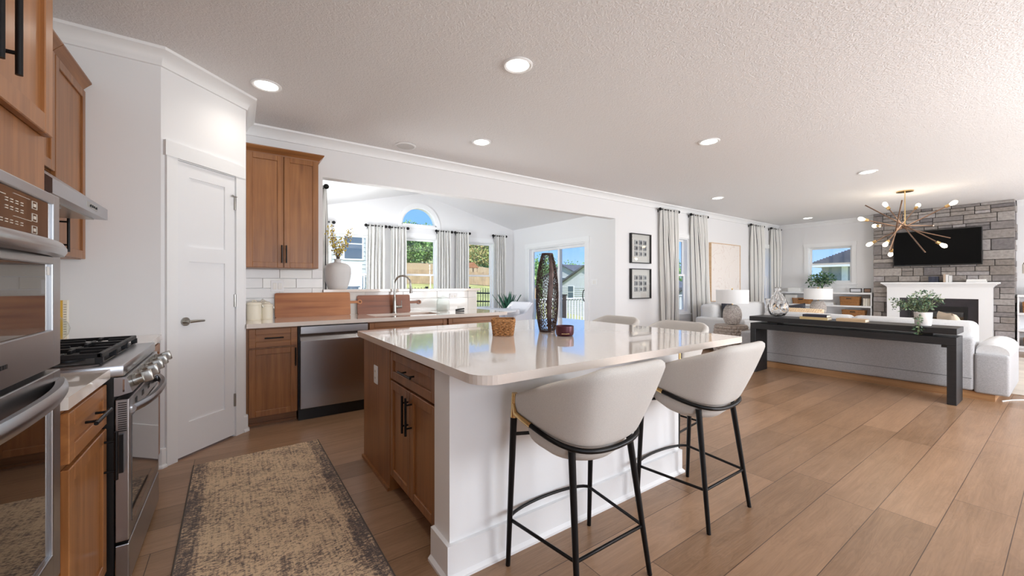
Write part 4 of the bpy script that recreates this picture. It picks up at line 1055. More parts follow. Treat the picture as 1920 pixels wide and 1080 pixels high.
# rods as seen in the photo: (right, up, depth) of both ends, bulb at which ends
q_ = 1 / 109.0
RODS = [((-55, -14, 15), (68, 23, -15), 'a'), ((-52, -45, 25), (32, 31, -25), 'b'), ((-35, -43, -30), (4, 40, 30), 'b'), ((-10, -36, 20), (15, 50, -22), 'a'),
        ((38, -37, 18), (-50, 29, -20), 'ab'), ((38, -30, -34), (-22, 23, 34), 'ab'), ((2, -9, 52), (-2, 6, -52), 'a'), ((34, -30, 40), (-57, 47, -30), '')]
RODS = [((a[0] * q_, -a[1] * q_, a[2] * q_), (c[0] * q_, -c[1] * q_, c[2] * q_), k_) for a, c, k_ in RODS]
bulbs = emit('bulb_glow', (255, 236, 205), 11.0)
for A, B, bl in RODS:
    pa = rt * A[0] + up * (zc + A[1]) + fw * A[2]; pb = rt * B[0] + up * (zc + B[1]) + fw * B[2]
    b = MB(); b.tube([pa, pb], .0095, 8); rod = b.build('rod', M['bronze'], t)
    for key, e0, e1 in (('a', pa, pb), ('b', pb, pa)):
        if key in bl:
            dv = (e0 - e1).normalized()
            b = MB(); b.tube([e0, e0 + dv * .055], [.024, .026], 12); b.build('socket', M['brass'], rod, 40)
            b = MB(); b.tube([e0 + dv * (.05 + q) for q in (0, .03, .06, .085, .10, .107)], [.014, .026, .034, .03, .016, .003], 14); b.build('bulb', bulbs, rod, 60)
light('chandelier_glow', 'POINT', (9.39, 1.69, ZC - .45), (0, 0, 0), 7, (1, .88, .72), shadow_soft_size=.25)

# ---------------------------------------------------------------- curtains
def curtmat():
    m, t_, b_ = newmat('striped_linen'); L = t_.links; N = t_.nodes.new
    uv = N('ShaderNodeUVMap'); sp = N('ShaderNodeSeparateXYZ'); L.new(uv.outputs[0], sp.inputs[0])
    ml = N('ShaderNodeMath'); ml.operation = 'MULTIPLY'; ml.inputs[1].default_value = 3.2; L.new(sp.outputs['X'], ml.inputs[0])
    fr = N('ShaderNodeMath'); fr.operation = 'FRACT'; L.new(ml.outputs[0], fr.inputs[0])
    r = N('ShaderNodeValToRGB'); r.color_ramp.interpolation = 'CONSTANT'; el = r.color_ramp.elements
    el[0].position = 0; el[0].color = lin((246, 245, 242)); el[1].position = .30; el[1].color = lin((70, 70, 76))
    for p_, c in ((.335, (246, 245, 242)), (.38, (90, 90, 96)), (.40, (246, 245, 242)), (.62, (60, 60, 66)), (.655, (246, 245, 242)), (.70, (120, 120, 124)), (.715, (246, 245, 242))):
        x = el.new(p_); x.color = lin(c)
    L.new(fr.outputs[0], r.inputs[0]); L.new(r.outputs[0], b_.inputs['Base Color'])
    tr = N('ShaderNodeBsdfTranslucent'); L.new(r.outputs[0], tr.inputs[0]); ms = N('ShaderNodeMixShader'); ms.inputs[0].default_value = .3
    out = [n for n in t_.nodes if n.type == 'OUTPUT_MATERIAL'][0]
    L.new(b_.outputs[0], ms.inputs[1]); L.new(tr.outputs[0], ms.inputs[2]); L.new(ms.outputs[0], out.inputs[0])
    sets(b_, Roughness=.95); return m
M['curtain'] = curtmat()
def curtain(loc, rz, rod0, rod1, zrod, c0, c1, z0, z1, b0, b1, labc, labr, folds=6, seed=1):
    """local x along the wall, y into the wall; rod from rod0 to rod1, cloth from c0..c1 at the top and b0..b1 at the hem"""
    t = thing('curtain_rod', labr, 'curtain rod', loc, 'short black curtain rods', local=True)
    b = MB(); b.tube([(rod0 + .03, -.09, zrod), (rod1 - .03, -.09, zrod)], .010, 10); b.build('rod', M['blackm'], t)
    for x, s in ((rod0, -1), (rod1, 1)):
        b = MB(); b.lathe([(.002, -.03), (.02, -.024), (.031, -.008), (.031, .008), (.02, .024), (.002, .03)], (0, 0, 0), 16, False, False)
        bmesh.ops.translate(b.bm, vec=(x, -.09, zrod), verts=b.bm.verts); b.build('finial', M['blackm'], t, 60)
    for x in (rod0 + .05, rod1 - .05):
        b = MB(); b.tube([(x, 0, zrod - .02), (x, -.09, zrod - .012)], .006, 6); b.tube([(x, -.004, zrod - .05), (x, -.004, zrod + .01)], .010, 8); b.build('bracket', M['blackm'], t)
    t.rotation_euler = (0, 0, rz)
    rs = random.Random(seed); ph = [rs.uniform(-.5, .5) for _ in range(4)]
    NU, NV = folds * 14, 26
    def f(u, v):
        s = v; w0 = c0 + (b0 - c0) * s ** 1.5; w1 = c1 + (b1 - c1) * s ** 1.5
        uu = u + .02 * math.sin(2 * PI * (u * 2 + ph[0])) + .012 * math.sin(9 * v + ph[1] * 5)* math.sin(PI*u)
        a = .018 + .022 * min(1, v * 6)
        x = w0 + (w1 - w0) * uu; y = -.09 + a * math.sin(2 * PI * folds * (u + .04 * math.sin(3 * v + ph[2]) * math.sin(PI * u))) + .012 * math.sin(5 * u + 4 * v + ph[3])
        return Vector((x, min(y, -.03), z1 + (z0 - z1) * v))
    b = MB(); b.grid(f, NU, NV)
    o = b.build('curtain', M['curtain'], None, 180, fixn=False)
    uvl = o.data.uv_layers.new(name='UVMap')
    # vertex order: i*NV + j
    vi = np.zeros(len(o.data.loops), dtype=np.int32); o.data.loops.foreach_get('vertex_index', vi)
    uvs = np.stack([(vi // NV) / (NU - 1), (vi % NV) / (NV - 1)], 1).astype(np.float32).ravel(); uvl.data.foreach_set('uv', uvs)
    md = o.modifiers.new('thick', 'SOLIDIFY'); md.thickness = .003
    o.location = loc; o.rotation_euler = (0, 0, rz); tag(o, labc, 'curtain', 'striped linen curtains')
G = [0]
def cz(loc, rz, r0, r1, zr, labc, labr, z0=.02, spread=(.0, .0), inset=.03, folds=5):
    G[0] += 1
    curtain(loc, rz, r0, r1, zr, r0 + inset, r1 - inset, z0, zr + .03, r0 + inset + spread[0], r1 - inset + spread[1], labc, labr, folds, G[0])
nk = 'striped curtain in the nook, '
cz((0, YN, 0), 0, 1.02, 1.475, 2.39, nk + 'behind the blossom twigs', 'black curtain rod in the nook behind the blossom twigs')
cz((0, YN, 0), 0, 2.05, 2.43, 2.39, nk + 'right of the left nook window', 'black curtain rod right of the left nook window', spread=(-.06, .02))
cz((0, YN, 0), 0, 2.506, 2.88, 2.39, nk + 'left of the middle window', 'black curtain rod left of the arched window', spread=(-.02, .03))
cz((0, YN, 0), 0, 3.505, 3.87, 2.39, nk + 'right of the middle window', 'black curtain rod right of the arched window', spread=(-.02, .02))
cz((0, YN, 0), 0, 3.95, 4.31, 2.39, nk + 'left of the right nook window', 'black curtain rod left of the right nook window', spread=(-.03, .02))
cz((0, YN, 0), 0, 4.937, 5.30, 2.39, nk + 'in the corner above the agave', 'black curtain rod in the nook corner above the agave', spread=(-.02, .02))
cz((NX0, 0, 0), R(90), 5.0, 5.35, 2.39, nk + 'at the side window next to the wall cabinet', 'black curtain rod at the nook side window, one finial showing', spread=(-.02, .02))
cz((0, YB, 0), 0, 6.77, 7.39, 2.72, 'striped curtain next to the two framed pictures', 'black curtain rod next to the two framed pictures', spread=(.06, .05), folds=6)
cz((0, YB, 0), 0, 7.84, 8.485, 2.72, 'striped curtain between the narrow window and the pale canvas', 'black curtain rod beside the pale canvas', spread=(.08, .24), folds=6)
cz((0, YB, 0), 0, 10.51, 11.2, 2.735, 'striped curtain behind the nearer table lamp', 'black curtain rod right of the pale canvas', spread=(.02, .05), folds=6)
cz((0, YB, 0), 0, 11.64, 12.22, 2.735, 'striped curtain in the far corner of the living room', 'black curtain rod in the far corner of the living room', spread=(.0, .02), folds=6)

# ---------------------------------------------------------------- pictures on the back wall
def shadowbox(zb, zt, lab, seed):
    t = thing('picture_frame', lab, 'picture', (6.24, YB, zb), 'pair of black shadow boxes')
    x0, x1, y = 5.955, 6.545, YB; dpt = .055
    b = MB()
    for q in ((x0, x0 + .016, zb, zt), (x1 - .016, x1, zb, zt), (x0 + .016, x1 - .016, zb, zb + .016), (x0 + .016, x1 - .016, zt - .016, zt)): b.box(q[0], q[1], y - dpt, y, q[2], q[3], .001, 1)
    b.build('frame', M['blackp'], t)
    b = MB(); b.box(x0 + .014, x1 - .014, y - .02, y - .012, zb + .014, zt - .014); b.build('mat_board', pm('mat_board', (232, 225, 216), .9), t)
    w, h = (x1 - x0), (zt - zb)
    rs = random.Random(seed)
    for r_ in range(3):
        for c in range(3):
            cx, cz_ = x0 + w * (.28 + .22 * c), zb + h * (.32 + .19 * r_)
            b = MB(); b.box(cx - .045, cx + .045, y - .030, y - .02, cz_ - .045, cz_ + .045); o = b.build('tile', pm('tile_gray', random.Random(seed + r_ * 3 + c).choice([(168, 166, 164), (150, 148, 148), (186, 184, 182)]), .7), t)
            b = MB(); b.box(cx - .012, cx + .036, y - .032, y - .0295, cz_ - .028, cz_ + .022); b.build('print', pm('print_dark', rs.choice([(40, 40, 44), (96, 96, 98), (60, 58, 58)]), .7), o)
    b = MB(); b.box(x0 + .014, x1 - .014, y - .048, y - .046, zb + .014, zt - .014); b.build('glass', panemat('picture_glass', .06), t)
shadowbox(1.645, 2.20, 'upper of the two black shadow boxes beside the curtain', 4)
shadowbox(.98, 1.545, 'lower of the two black shadow boxes beside the curtain', 9)
t = thing('canvas', 'large pale abstract canvas in a thin wood frame between the curtains', 'painting', (9.37, YB, .86))
def artmat():
    m, t_, b_ = newmat('abstract_canvas'); L = t_.links; N = t_.nodes.new
    tcd = N('ShaderNodeTexCoord'); n = N('ShaderNodeTexNoise'); n.inputs['Scale'].default_value = 1.6; n.inputs['Detail'].default_value = 5; n.inputs['Distortion'].default_value = 1.8
    L.new(tcd.outputs['Object'], n.inputs['Vector']); r = N('ShaderNodeValToRGB'); el = r.color_ramp.elements
    el[0].position = .46; el[0].color = lin((236, 229, 223)); el[1].position = .54; el[1].color = lin((236, 229, 223)); x = el.new(.5); x.color = lin((224, 211, 202))
    x = el.new(.485); x.color = lin((238, 232, 227)); x = el.new(.515); x.color = lin((238, 232, 227))
    L.new(n.outputs['Fac'], r.inputs[0]); L.new(r.outputs[0], b_.inputs['Base Color']); sets(b_, Roughness=.9); return m
b = MB(); b.box(8.72, 10.03, YB - .045, YB - .005, .875, 2.175); b.build('canvas', artmat(), t)
b = MB()
for q in ((8.706, 8.72, .86, 2.19), (10.03, 10.046, .86, 2.19), (8.72, 10.03, .86, .875), (8.72, 10.03, 2.175, 2.19)): b.box(q[0], q[1], YB - .055, YB, q[2], q[3])
b.build('frame', M['pine'], t)

# ---------------------------------------------------------------- chimney and fireplace
FXX = 11.95
b = MB(); b.box(FXX + .06, XE, .70, 2.66, 0, ZC); S(b.build('wall_chimney', pm('mortar', (120, 116, 114), .9)))
M['stone'] = islandmat('ledge_stone', [(150, 143, 139), (166, 160, 156), (136, 130, 128), (176, 168, 162), (156, 148, 142), (124, 119, 119), (170, 164, 163), (146, 138, 132)], .9, .9, 22, .3)
def stones(mb, u0, u1, put, seed):
    rs = random.Random(seed); z = 0
    H_ = [.09, .12, .075, .15, .10, .06, .13]
    while z < ZC - .01:
        band = rs.choice([.15, .18, .22, .12]); band = min(band, ZC - z)
        if ZC - z - band < .05: band = ZC - z
        u = u0
        while u < u1 - 1e-4:
            w = rs.uniform(.14, .46)
            if u1 - (u + w) < .12: w = u1 - u
            if band > .13 and rs.random() < .62:
                c = band * rs.uniform(.38, .62); us = u + w * rs.uniform(.35, .65) if rs.random() < .5 and w > .3 else None
                put(u, u + w, z, z + c, rs)
                if us: put(u, us, z + c, z + band, rs); put(us, u + w, z + c, z + band, rs)
                else: put(u, u + w, z + c, z + band, rs)
            else: put(u, u + w, z, z + band, rs)
            u += w
        z += band
b = MB()
def pf(a, c, p, q, rs):
    g = .004; b.box(FXX + rs.uniform(-.012, .014), FXX + .075, a + g, c - g, p + g, q - g, .007, 2)
stones(b, .665, 2.675, pf, 11)
def ps(y, s):
    def put(a, c, p, q, rs):
        g = .004; ya = y + s * rs.uniform(-.006, .014)
        b.box(a + g, c - g, min(ya, y - s * .05), max(ya, y - s * .05), p + g, q - g, .007, 2)
    return put
stones(b, FXX + .07, XE - .002, ps(.665, -1), 5); stones(b, FXX + .07, XE - .002, ps(2.675, 1), 6)
S(b.build('wall_chimney_stone', M['stone']))
t = thing('fireplace_surround', 'white fireplace mantel with dark slate inside on the stone chimney', 'fireplace', (11.8, 1.66, 0))
X0 = 11.80; XF = FXX - .014
b = MB(); b.box(X0, XF, 2.21, 2.41, 0, .962); b.box(X0, XF, .92, 1.095, 0, .962); b.box(X0, XF, .92, 2.41, .962, 1.20); b.box(X0 - .012, X0, 2.205, 2.415, 0, .14); b.box(X0 - .012, X0, .915, 1.10, 0, .14); b.build('body', M['trim'], t)
b = MB(); sweep(b, [(XF, 2.41), (X0, 2.41), (X0, .92), (XF, .92)][::-1], [(-.02, 1.185), (.008, 1.185), (.012, 1.21), (.03, 1.235), (.062, 1.258), (.082, 1.265), (.082, 1.29), (-.02, 1.29)][::1]) if False else None
def shelf(o, z0, z1): b.box(X0 - o, XF, .92 - o, 2.41 + o, z0, z1, .002, 1)
for o, z0, z1 in ((.010, 1.19, 1.212), (.026, 1.212, 1.230), (.046, 1.230, 1.247), (.066, 1.247, 1.260), (.088, 1.260, 1.292)): shelf(o, z0, z1)
b.build('mantel_shelf', M['trim'], t)
b = MB(); b.box(X0 + .03, XF, 1.095, 2.21, 0, .962)
b.build('slate_panel', pm('slate_tile', (52, 48, 52), .25, var=.2, vscale=6), t)
b = MB(); ring_f = [(1.235, 1.275, 0, .80), (2.03, 2.07, 0, .80), (1.275, 2.03, .76, .80)]
for a, c, p, q in ring_f: b.box(X0 + .012, X0 + .03, a, c, p, q)
b.box(X0 + .02, X0 + .03, 1.275, 2.03, .69, .76); b.build('firebox_frame', M['blackp'], t)
b = MB(); b.box(X0 + .022, X0 + .03, 1.29, 2.015, .06, .69); b.build('firebox_glass', M['blackglass'], t)
# television
t = thing('television', 'large black television mounted on the stone chimney', 'television', (11.88, 1.68, 1.64))
b = MB(); b.box(11.858, 11.895, 1.052, 2.322, 1.640, 2.376, .004); b.box(11.895, 11.936, 1.45, 1.93, 1.80, 2.2); b.build('housing', M['blackp'], t)
b = MB(); b.box(11.855, 11.859, 1.066, 2.308, 1.664, 2.364); b.build('screen', pm('tv_screen', (3, 3, 4), .4, spec=.1), t)
# things on the mantel
def book(name, lab, x0, x1, y0, y1, z0, z1, c, upright=True, group=None, pages='y'):
    t = thing(name, lab, 'book', ((x0 + x1) / 2, (y0 + y1) / 2, z0), group)
    cov = pm(name + '_cover', c, .55); th = .0035
    b = MB()
    if upright == 'flat':   # lying: covers top and bottom, spine at low x
        b.box(x0, x1, y0, y1, z0, z0 + th); b.box(x0, x1, y0, y1, z1 - th, z1); b.box(x0, x0 + th, y0, y1, z0 + th, z1 - th); b.build('cover', cov, t)
        p = MB(); p.box(x0 + th, x1 - .005, y0 + .005, y1 - .005, z0 + th, z1 - th); p.build('pages', M['cream'], t)
    else:                    # standing: spine towards low x
        b.box(x0, x1, y0, y0 + th, z0, z1); b.box(x0, x1, y1 - th, y1, z0, z1); b.box(x0, x0 + th, y0 + th, y1 - th, z0, z1); b.build('cover', cov, t)
        p = MB(); p.box(x0 + th, x1 - .006, y0 + th, y1 - th, z0 + .004, z1 - .006); p.build('pages', M['cream'], t)
    return t
MZ = 1.2925
for i, (y, w, h, c, lab) in enumerate(((1.725, .045, .118, (44, 48, 66), 'navy standing book on the mantel, the left one'), (1.678, .045, .118, (50, 54, 72), 'navy standing book on the mantel, the middle one'), (1.631, .045, .118, (40, 44, 60), 'navy standing book on the mantel, nearest the white ones'),
                                       (1.53, .03, .165, (190, 170, 150), 'tall tan standing book on the mantel'), (1.492, .034, .155, (236, 236, 234), 'tallest white standing book on the mantel'), (1.448, .038, .135, (228, 228, 226), 'shorter white standing book on the mantel'))):
    book('book', lab, 11.79, 11.90, y, y + w, MZ, MZ + h, c, group='books on the mantel')
book('book', 'white lower book of the flat pair on the mantel', 11.76, 11.91, .99, 1.25, MZ, MZ + .028, (226, 226, 224), 'flat', 'flat books on the mantel')
book('book', 'white upper book of the flat pair on the mantel', 11.765, 11.90, 1.0, 1.245, MZ + .0285, MZ + .056, (238, 238, 236), 'flat', 'flat books on the mantel')

# ---------------------------------------------------------------- built-in shelves beside the chimney
def shelves(name, lab, y0, y1, levels, base, xf):
    t = thing(name, lab, 'shelf', (XE - .15, (y0 + y1) / 2, 0))
    for z in levels:
        b = MB(); b.box(xf, XE - .002, y0, y1, z - .04, z, .002, 1); b.build('shelf_board', M['trim'], t)
    b = MB()
    for y in (y0, y1 - .02): b.box(xf + .02, XE - .002, y, y + .02, 0, levels[0] - .04)
    b.box(xf + .02, XE - .002, y0, y1, 0, .09); b.build('side_panel', M['trim'], t)
    return t
shelves('built_in_shelf', 'white built-in shelf under the end window left of the chimney', 2.70, 4.70, (1.055, .745, .44), True, XE - .34)
shelves('built_in_shelf', 'white built-in shelf right of the stone chimney', -1.2, .64, (1.055, .72, .414, .10), True, XE - .34)
def wbasket(lab, x, y, z, wx, wy, h, group):
    t = thing('woven_basket', lab, 'basket', (x, y, z), group, local=True)
    b = MB(); rows = 10
    for k in range(rows):
        zz = h * (k + .5) / rows; q = .92 + .08 * k / rows
        b.tube([(p[0], p[1], zz + .004 * math.sin(i * 2.1 + k * PI)) for i, p in enumerate(rrect(-wx / 2 * q, wx / 2 * q, -wy / 2 * q, wy / 2 * q, .03, 4))], h / rows * .56, 5, closed=True)
    b.box(-wx * .44, wx * .44, -wy * .44, wy * .44, 0, .01); b.build('weave', M['wick'], t)
    b = MB(); b.box(-wx / 2 - .006, -wx / 2 + .012, -.05, .05, h * .70, h * .86); b.build('handle_hole', M['blackp'], t)
SHX = XE - .17
wbasket('woven basket on the upper built-in shelf left of the chimney', SHX, 3.12, .746, .24, .36, .21, 'baskets on the left shelves')
wbasket('shallow woven basket on the lower built-in shelf at the chimney', SHX, 3.05, .441, .24, .42, .20, 'baskets on the left shelves')
wbasket('woven basket on the built-in shelf behind the far lamp', SHX, 4.10, .746, .24, .40, .15, 'baskets on the left shelves')
wbasket('upper woven basket on the shelf right of the chimney', SHX, .46, .721, .22, .24, .2, 'baskets on the right shelves')
wbasket('lower woven basket on the shelf right of the chimney', SHX, .44, .415 - .31, .22, .26, .15, 'baskets on the right shelves')
for i in range(3):
    book('book', ('cream upright book nearest the basket', 'cream upright book, middle of three by the chimney', 'cream upright book touching the chimney side')[i] + ' on the built-in shelf', SHX - .08, SHX + .08, 2.80 - i * .042 + .03, 2.838 - i * .042 + .03, .7455, .92, ((226, 220, 206), (232, 228, 216), (220, 214, 200))[i], group='cream books on the left shelf')
book('book', 'white lower book lying on the built-in shelf beside the basket', SHX - .1, SHX + .08, 3.42, 3.70, .7455, .778, (224, 224, 224), 'flat')
book('book', 'white upper book lying on the built-in shelf beside the basket', SHX - .09, SHX + .07, 3.43, 3.68, .7785, .806, (236, 236, 234), 'flat')
def photo(lab, y, z, w, h, c):
    t = thing('photo_frame', lab, 'photo frame', (SHX, y, z), 'small frames on the shelves')
    b = MB()
    for q in ((-w / 2, -w / 2 + .014, 0, h), (w / 2 - .014, w / 2, 0, h), (-w / 2 + .014, w / 2 - .014, 0, .014), (-w / 2 + .014, w / 2 - .014, h - .014, h)): b.box(SHX - .01, SHX + .01, y + q[0], y + q[1], z + q[2], z + q[3])
    b.build('frame', M['blackp'], t)
    b = MB(); b.box(SHX - .002, SHX + .008, y - w / 2 + .012, y + w / 2 - .012, z + .012, z + h - .012); b.build('photo', pm('photo_' + str(c[0]), c, .6), t)
photo('pale photo in a dark frame on the top shelf beside the chimney', 3.02, 1.0555, .22, .10, (214, 214, 218))
photo('small dark framed photo on the top shelf touching the chimney', 2.81, 1.0555, .13, .10, (150, 118, 98))
photo('dark framed photo on the top shelf right of the chimney', .50, 1.0555, .14, .14, (120, 96, 80))
b = MB(); b.box(SHX - .10, SHX + .10, 4.12, 4.40, 1.0555, 1.16, .006); top(b.build('white_box', M['whitec']), 'plain white box on the top shelf left of the end window', 'box')
b = MB(); b.box(SHX - .05, SHX + .05, 4.22, 4.50, .7455, .98, .02); top(b.build('white_box', M['whitec']), 'tall white box on the shelf behind the far corner', 'box')
def leafy(mb, c, rad, n, size, rs, flat=.7, droop=.0):
    for _ in range(n):
        d = Vector((rs.gauss(0, 1), rs.gauss(0, 1), rs.gauss(0, 1) * flat)).normalized() * rad * rs.uniform(.35, 1.0)
        p = Vector(c) + d; L_ = size * rs.uniform(.7, 1.25); w = L_ * .55
        ax = (d.normalized() + Vector((rs.uniform(-.6, .6), rs.uniform(-.6, .6), rs.uniform(-.7, .4)))).normalized()
        sd_ = ax.cross(Vector((rs.uniform(-1, 1), rs.uniform(-1, 1), 1))).normalized(); nn = ax.cross(sd_)
        pts = [p, p + ax * L_ * .4 + sd_ * w * .5 + nn * .06 * L_, p + ax * L_ - nn * .1 * L_, p + ax * L_ * .4 - sd_ * w * .5 + nn * .06 * L_]
        m_ = p + ax * L_ * .45 - nn * .03 * L_
        v = [mb.bm.verts.new(q) for q in pts] + [mb.bm.verts.new(m_)]
        mb.bm.faces.new((v[0], v[1], v[4])); mb.bm.faces.new((v[1], v[2], v[4])); mb.bm.faces.new((v[2], v[3], v[4])); mb.bm.faces.new((v[3], v[0], v[4]))
rs = random.Random(21)
t = thing('potted_plant', 'leafy green plant in a white bowl before the end window', 'plant', (SHX, 3.68, 1.055))
b = MB(); b.lathe([(.10, 0), (.16, .05), (.19, .13), (.18, .135), (.15, .06), (.02, .03)], (SHX, 3.68, 1.0555), 30); b.build('bowl', M['whitec'], t, 60)
b = MB(); b.lathe([(.165, .10), (.17, .118)], (SHX, 3.68, 1.0555), 24); b.build('soil', pm('soil', (60, 46, 36), .95), t)
b = MB()
for k in range(7):
    a = k * 2 * PI / 7; leafy(b, (SHX - .10 + .06 * math.cos(a), 3.68 + .17 * math.sin(a), 1.36 + .05 * math.sin(3 * a)), .13, 42, .075, rs)
leafy(b, (SHX - .08, 3.68, 1.42), .13, 70, .075, rs); leafy(b, (SHX - .06, 3.44, 1.44), .08, 26, .06, rs); b.build('foliage', M['leaf'], t, fixn=False)
b = MB()
for k in range(6):
    a = k * 1.05; b.tube([(SHX, 3.68, 1.165), (SHX + .08 * math.cos(a), 3.68 + .14 * math.sin(a), 1.38)], .005, 5)
b.build('stem', pm('stem_green', (92, 104, 66), .7), t)
# arc lamp with brass shade at the right frame edge
t = thing('floor_lamp', 'brass floor lamp with striped dome shade at the right frame edge', 'lamp', (11.2, .30, 0))
lx, ly = 11.2, .49
b = MB(); b.lathe([(.15, 0), (.15, .02), (.02, .03)], (11.2, .1, 0), 28); b.build('base', M['brass'], t, 40)
b = MB(); b.tube([(11.2, .1, .02), (11.2, .1, 1.7), (11.2, .14, 1.80), (11.2, .25, 1.86), (11.2, ly - .12, 1.80), (11.2, ly - .1, 1.72)], .011, 10); b.build('pole', M['brass'], t, 60)
b = MB(); b.lathe([(.155, 1.44), (.155, 1.60), (.135, 1.665), (.09, 1.70), (.02, 1.71), (.02, 1.70), (.085, 1.69), (.128, 1.655), (.149, 1.60), (.149, 1.44)], (lx, ly - .105, 0), 32, True, True); b.build('shade', M['brass'], t, 40)
b = MB()
for k in range(16):
    a = 2 * PI * k / 16; b.tube([(lx + .157 * math.cos(a), ly - .105 + .157 * math.sin(a), z) for z in (1.44, 1.52, 1.60)], .006, 5)
b.build('rib', M['whitec'], t)
# ---------------------------------------------------------------- sofa and console
def cush(mb, x0, x1, y0, y1, z0, z1, bev): mb.box(x0, x1, y0, y1, z0, z1, bev, 4)
t = thing('sofa', 'long grey sofa seen from behind, on a wooden plinth', 'sofa', (7.1, 1.7, 0))
b = MB(); b.box(6.62, 7.62, .50, 2.98, 0, .085); b.build('plinth', M['plinth'], t)
b = MB(); cush(b, 6.585, 6.80, .645, 2.83, .09, .665, .03); b.build('back_frame', M['sofaf'], t, 40)
b = MB(); cush(b, 6.80, 7.66, .645, 2.83, .09, .31, .02); b.build('seat_base', M['sofaf'], t, 40)
b = MB(); b.box(6.5825, 6.59, .66, 2.82, .222, .228); b.build('seam', pm('seam_grey', (120, 120, 122), .95), t)
for (a, c) in ((.40, .645), (2.83, 3.075)):
    b = MB(); cush(b, 6.585, 7.70, a, c, .075, .505, .025); b.build('arm', M['sofaf'], t, 40)
for i in range(2):
    a = .66 + i * 1.09
    b = MB(); cush(b, 6.82, 7.68, a, a + 1.075, .31, .47, .05); b.build('seat_cushion', M['sofal'], t, 60)
    b = MB(); cush(b, 6.78, 7.00, a - .02, a + 1.085, .46, .835, .07); o = b.build('back_cushion', M['sofal'], t, 60)
b = MB()
def fdome(u, v):      # loaf shaped arm cushion
    a = PI * v; k = (1 - abs(2 * u - 1) ** 6) ** .5
    return Vector((6.64 + 1.0 * u, .520 + .130 * math.cos(a) * (.90 + .10 * k), .502 + (.135 * max(0, math.sin(a)) ** .75) * (.72 + .28 * k)))
V_ = b.grid(fdome, 24, 16)
for A, B in zip(V_, V_[1:]): b.bm.faces.new((A[0], B[0], B[-1], A[-1]))
b.bm.faces.new(V_[0]); b.bm.faces.new(V_[-1]); b.build('arm_cushion', M['sofal'], t, 50)
def pillow(lab, loc, rot, w, h, th, m, name='throw_pillow', cat='pillow'):
    b = MB(); n = 15
    for s in (-1, 1):
        def f(u, v, s=s):
            x, y = 2 * u - 1, 2 * v - 1; k = (1 - x ** 4) * (1 - y ** 4)
            q = 1 - .07 * (1 - abs(x)) * 1.0 * (y * y) ; p_ = 1 - .07 * (1 - abs(y)) * (x * x)
            return Vector((x * w / 2 * p_, s * th / 2 * max(0, k) ** .5, (y * .5 * q + .5) * h))
        b.grid(f, n, n)
    bmesh.ops.remove_doubles(b.bm, verts=b.bm.verts, dist=.0006)
    o = b.build(name, m, None, 180); o.location = loc; o.rotation_euler = rot; return tag(o, lab, cat, 'cushions on the sofas')
pillow('beige pillow leaning inside the right arm of the sofa', (7.10, .80, .475), (R(-16), 0, R(22)), .46, .46, .14, M['beige'])
# console table behind the sofa
t = thing('console_table', 'long black oak console table behind the sofa', 'console table', (6.28, 1.71, 0))
b = MB(); b.box(6.06, 6.47, .705, 2.705, .733, .797, .003, 1); b.build('tabletop', M['blackw'], t)
b = MB(); b.box(6.08, 6.45, .71, 2.70, .618, .70, .003, 1); b.build('apron', M['blackw'], t)
b = MB()
for y in (.95, 2.45): b.box(6.16, 6.37, y - .06, y + .06, .70, .733)
b.build('spacer', M['blackp'], t)
b = MB(); b.box(6.08, 6.45, .71, .78, 0, .618, .003, 1); b.build('leg', M['blackw'], t)
b = MB(); b.box(6.08, 6.45, 2.63, 2.70, 0, .618, .003, 1); b.build('leg', M['blackw'], t)
b = MB(); b.box(6.085, 6.11, .78, .82, .592, .618); b.build('corner_block', M['blackp'], t)
# glass vase
b = MB(); b.lathe([(.055, .0), (.085, .012), (.122, .07), (.132, .12), (.122, .18), (.095, .25), (.062, .315), (.034, .36), (.030, .395), (.040, .412), (.036, .412), (.026, .395), (.030, .36), (.057, .312), (.09, .248), (.116, .18), (.126, .12), (.116, .072), (.08, .02), (.02, .014)], (0, 0, 0), 40, True, True)
rs = random.Random(8)
gv = b.build('glass_vase', M['glass'], smooth=180); gv.location = (6.27, 2.42, .797); tag(gv, 'rippled clear glass bottle vase on the console', 'vase')
tx = bpy.data.textures.new('ripple', 'CLOUDS'); tx.noise_scale = .045
subsurf(gv, 1); md = gv.modifiers.new('ripple', 'DISPLACE'); md.texture = tx; md.strength = .016; md.mid_level = .5
# books on the console (spines to the camera, low x)
def cbook(lab, x0, x1, y0, y1, z0, z1, c, g): return book('book', lab, x0, x1, y0, y1, z0, z1, c, 'flat', g)
cbook('lower tan book of the stack of two on the console', 6.10, 6.27, 1.80, 2.10, .7975, .830, (206, 180, 128), 'books on the console')
cbook('upper navy book of the stack of two on the console', 6.11, 6.26, 1.81, 2.07, .8305, .862, (44, 44, 58), 'books on the console')
cbook('single tan book lying on the console beside the stack', 6.12, 6.29, 1.44, 1.72, .7975, .832, (198, 168, 132), 'books on the console')
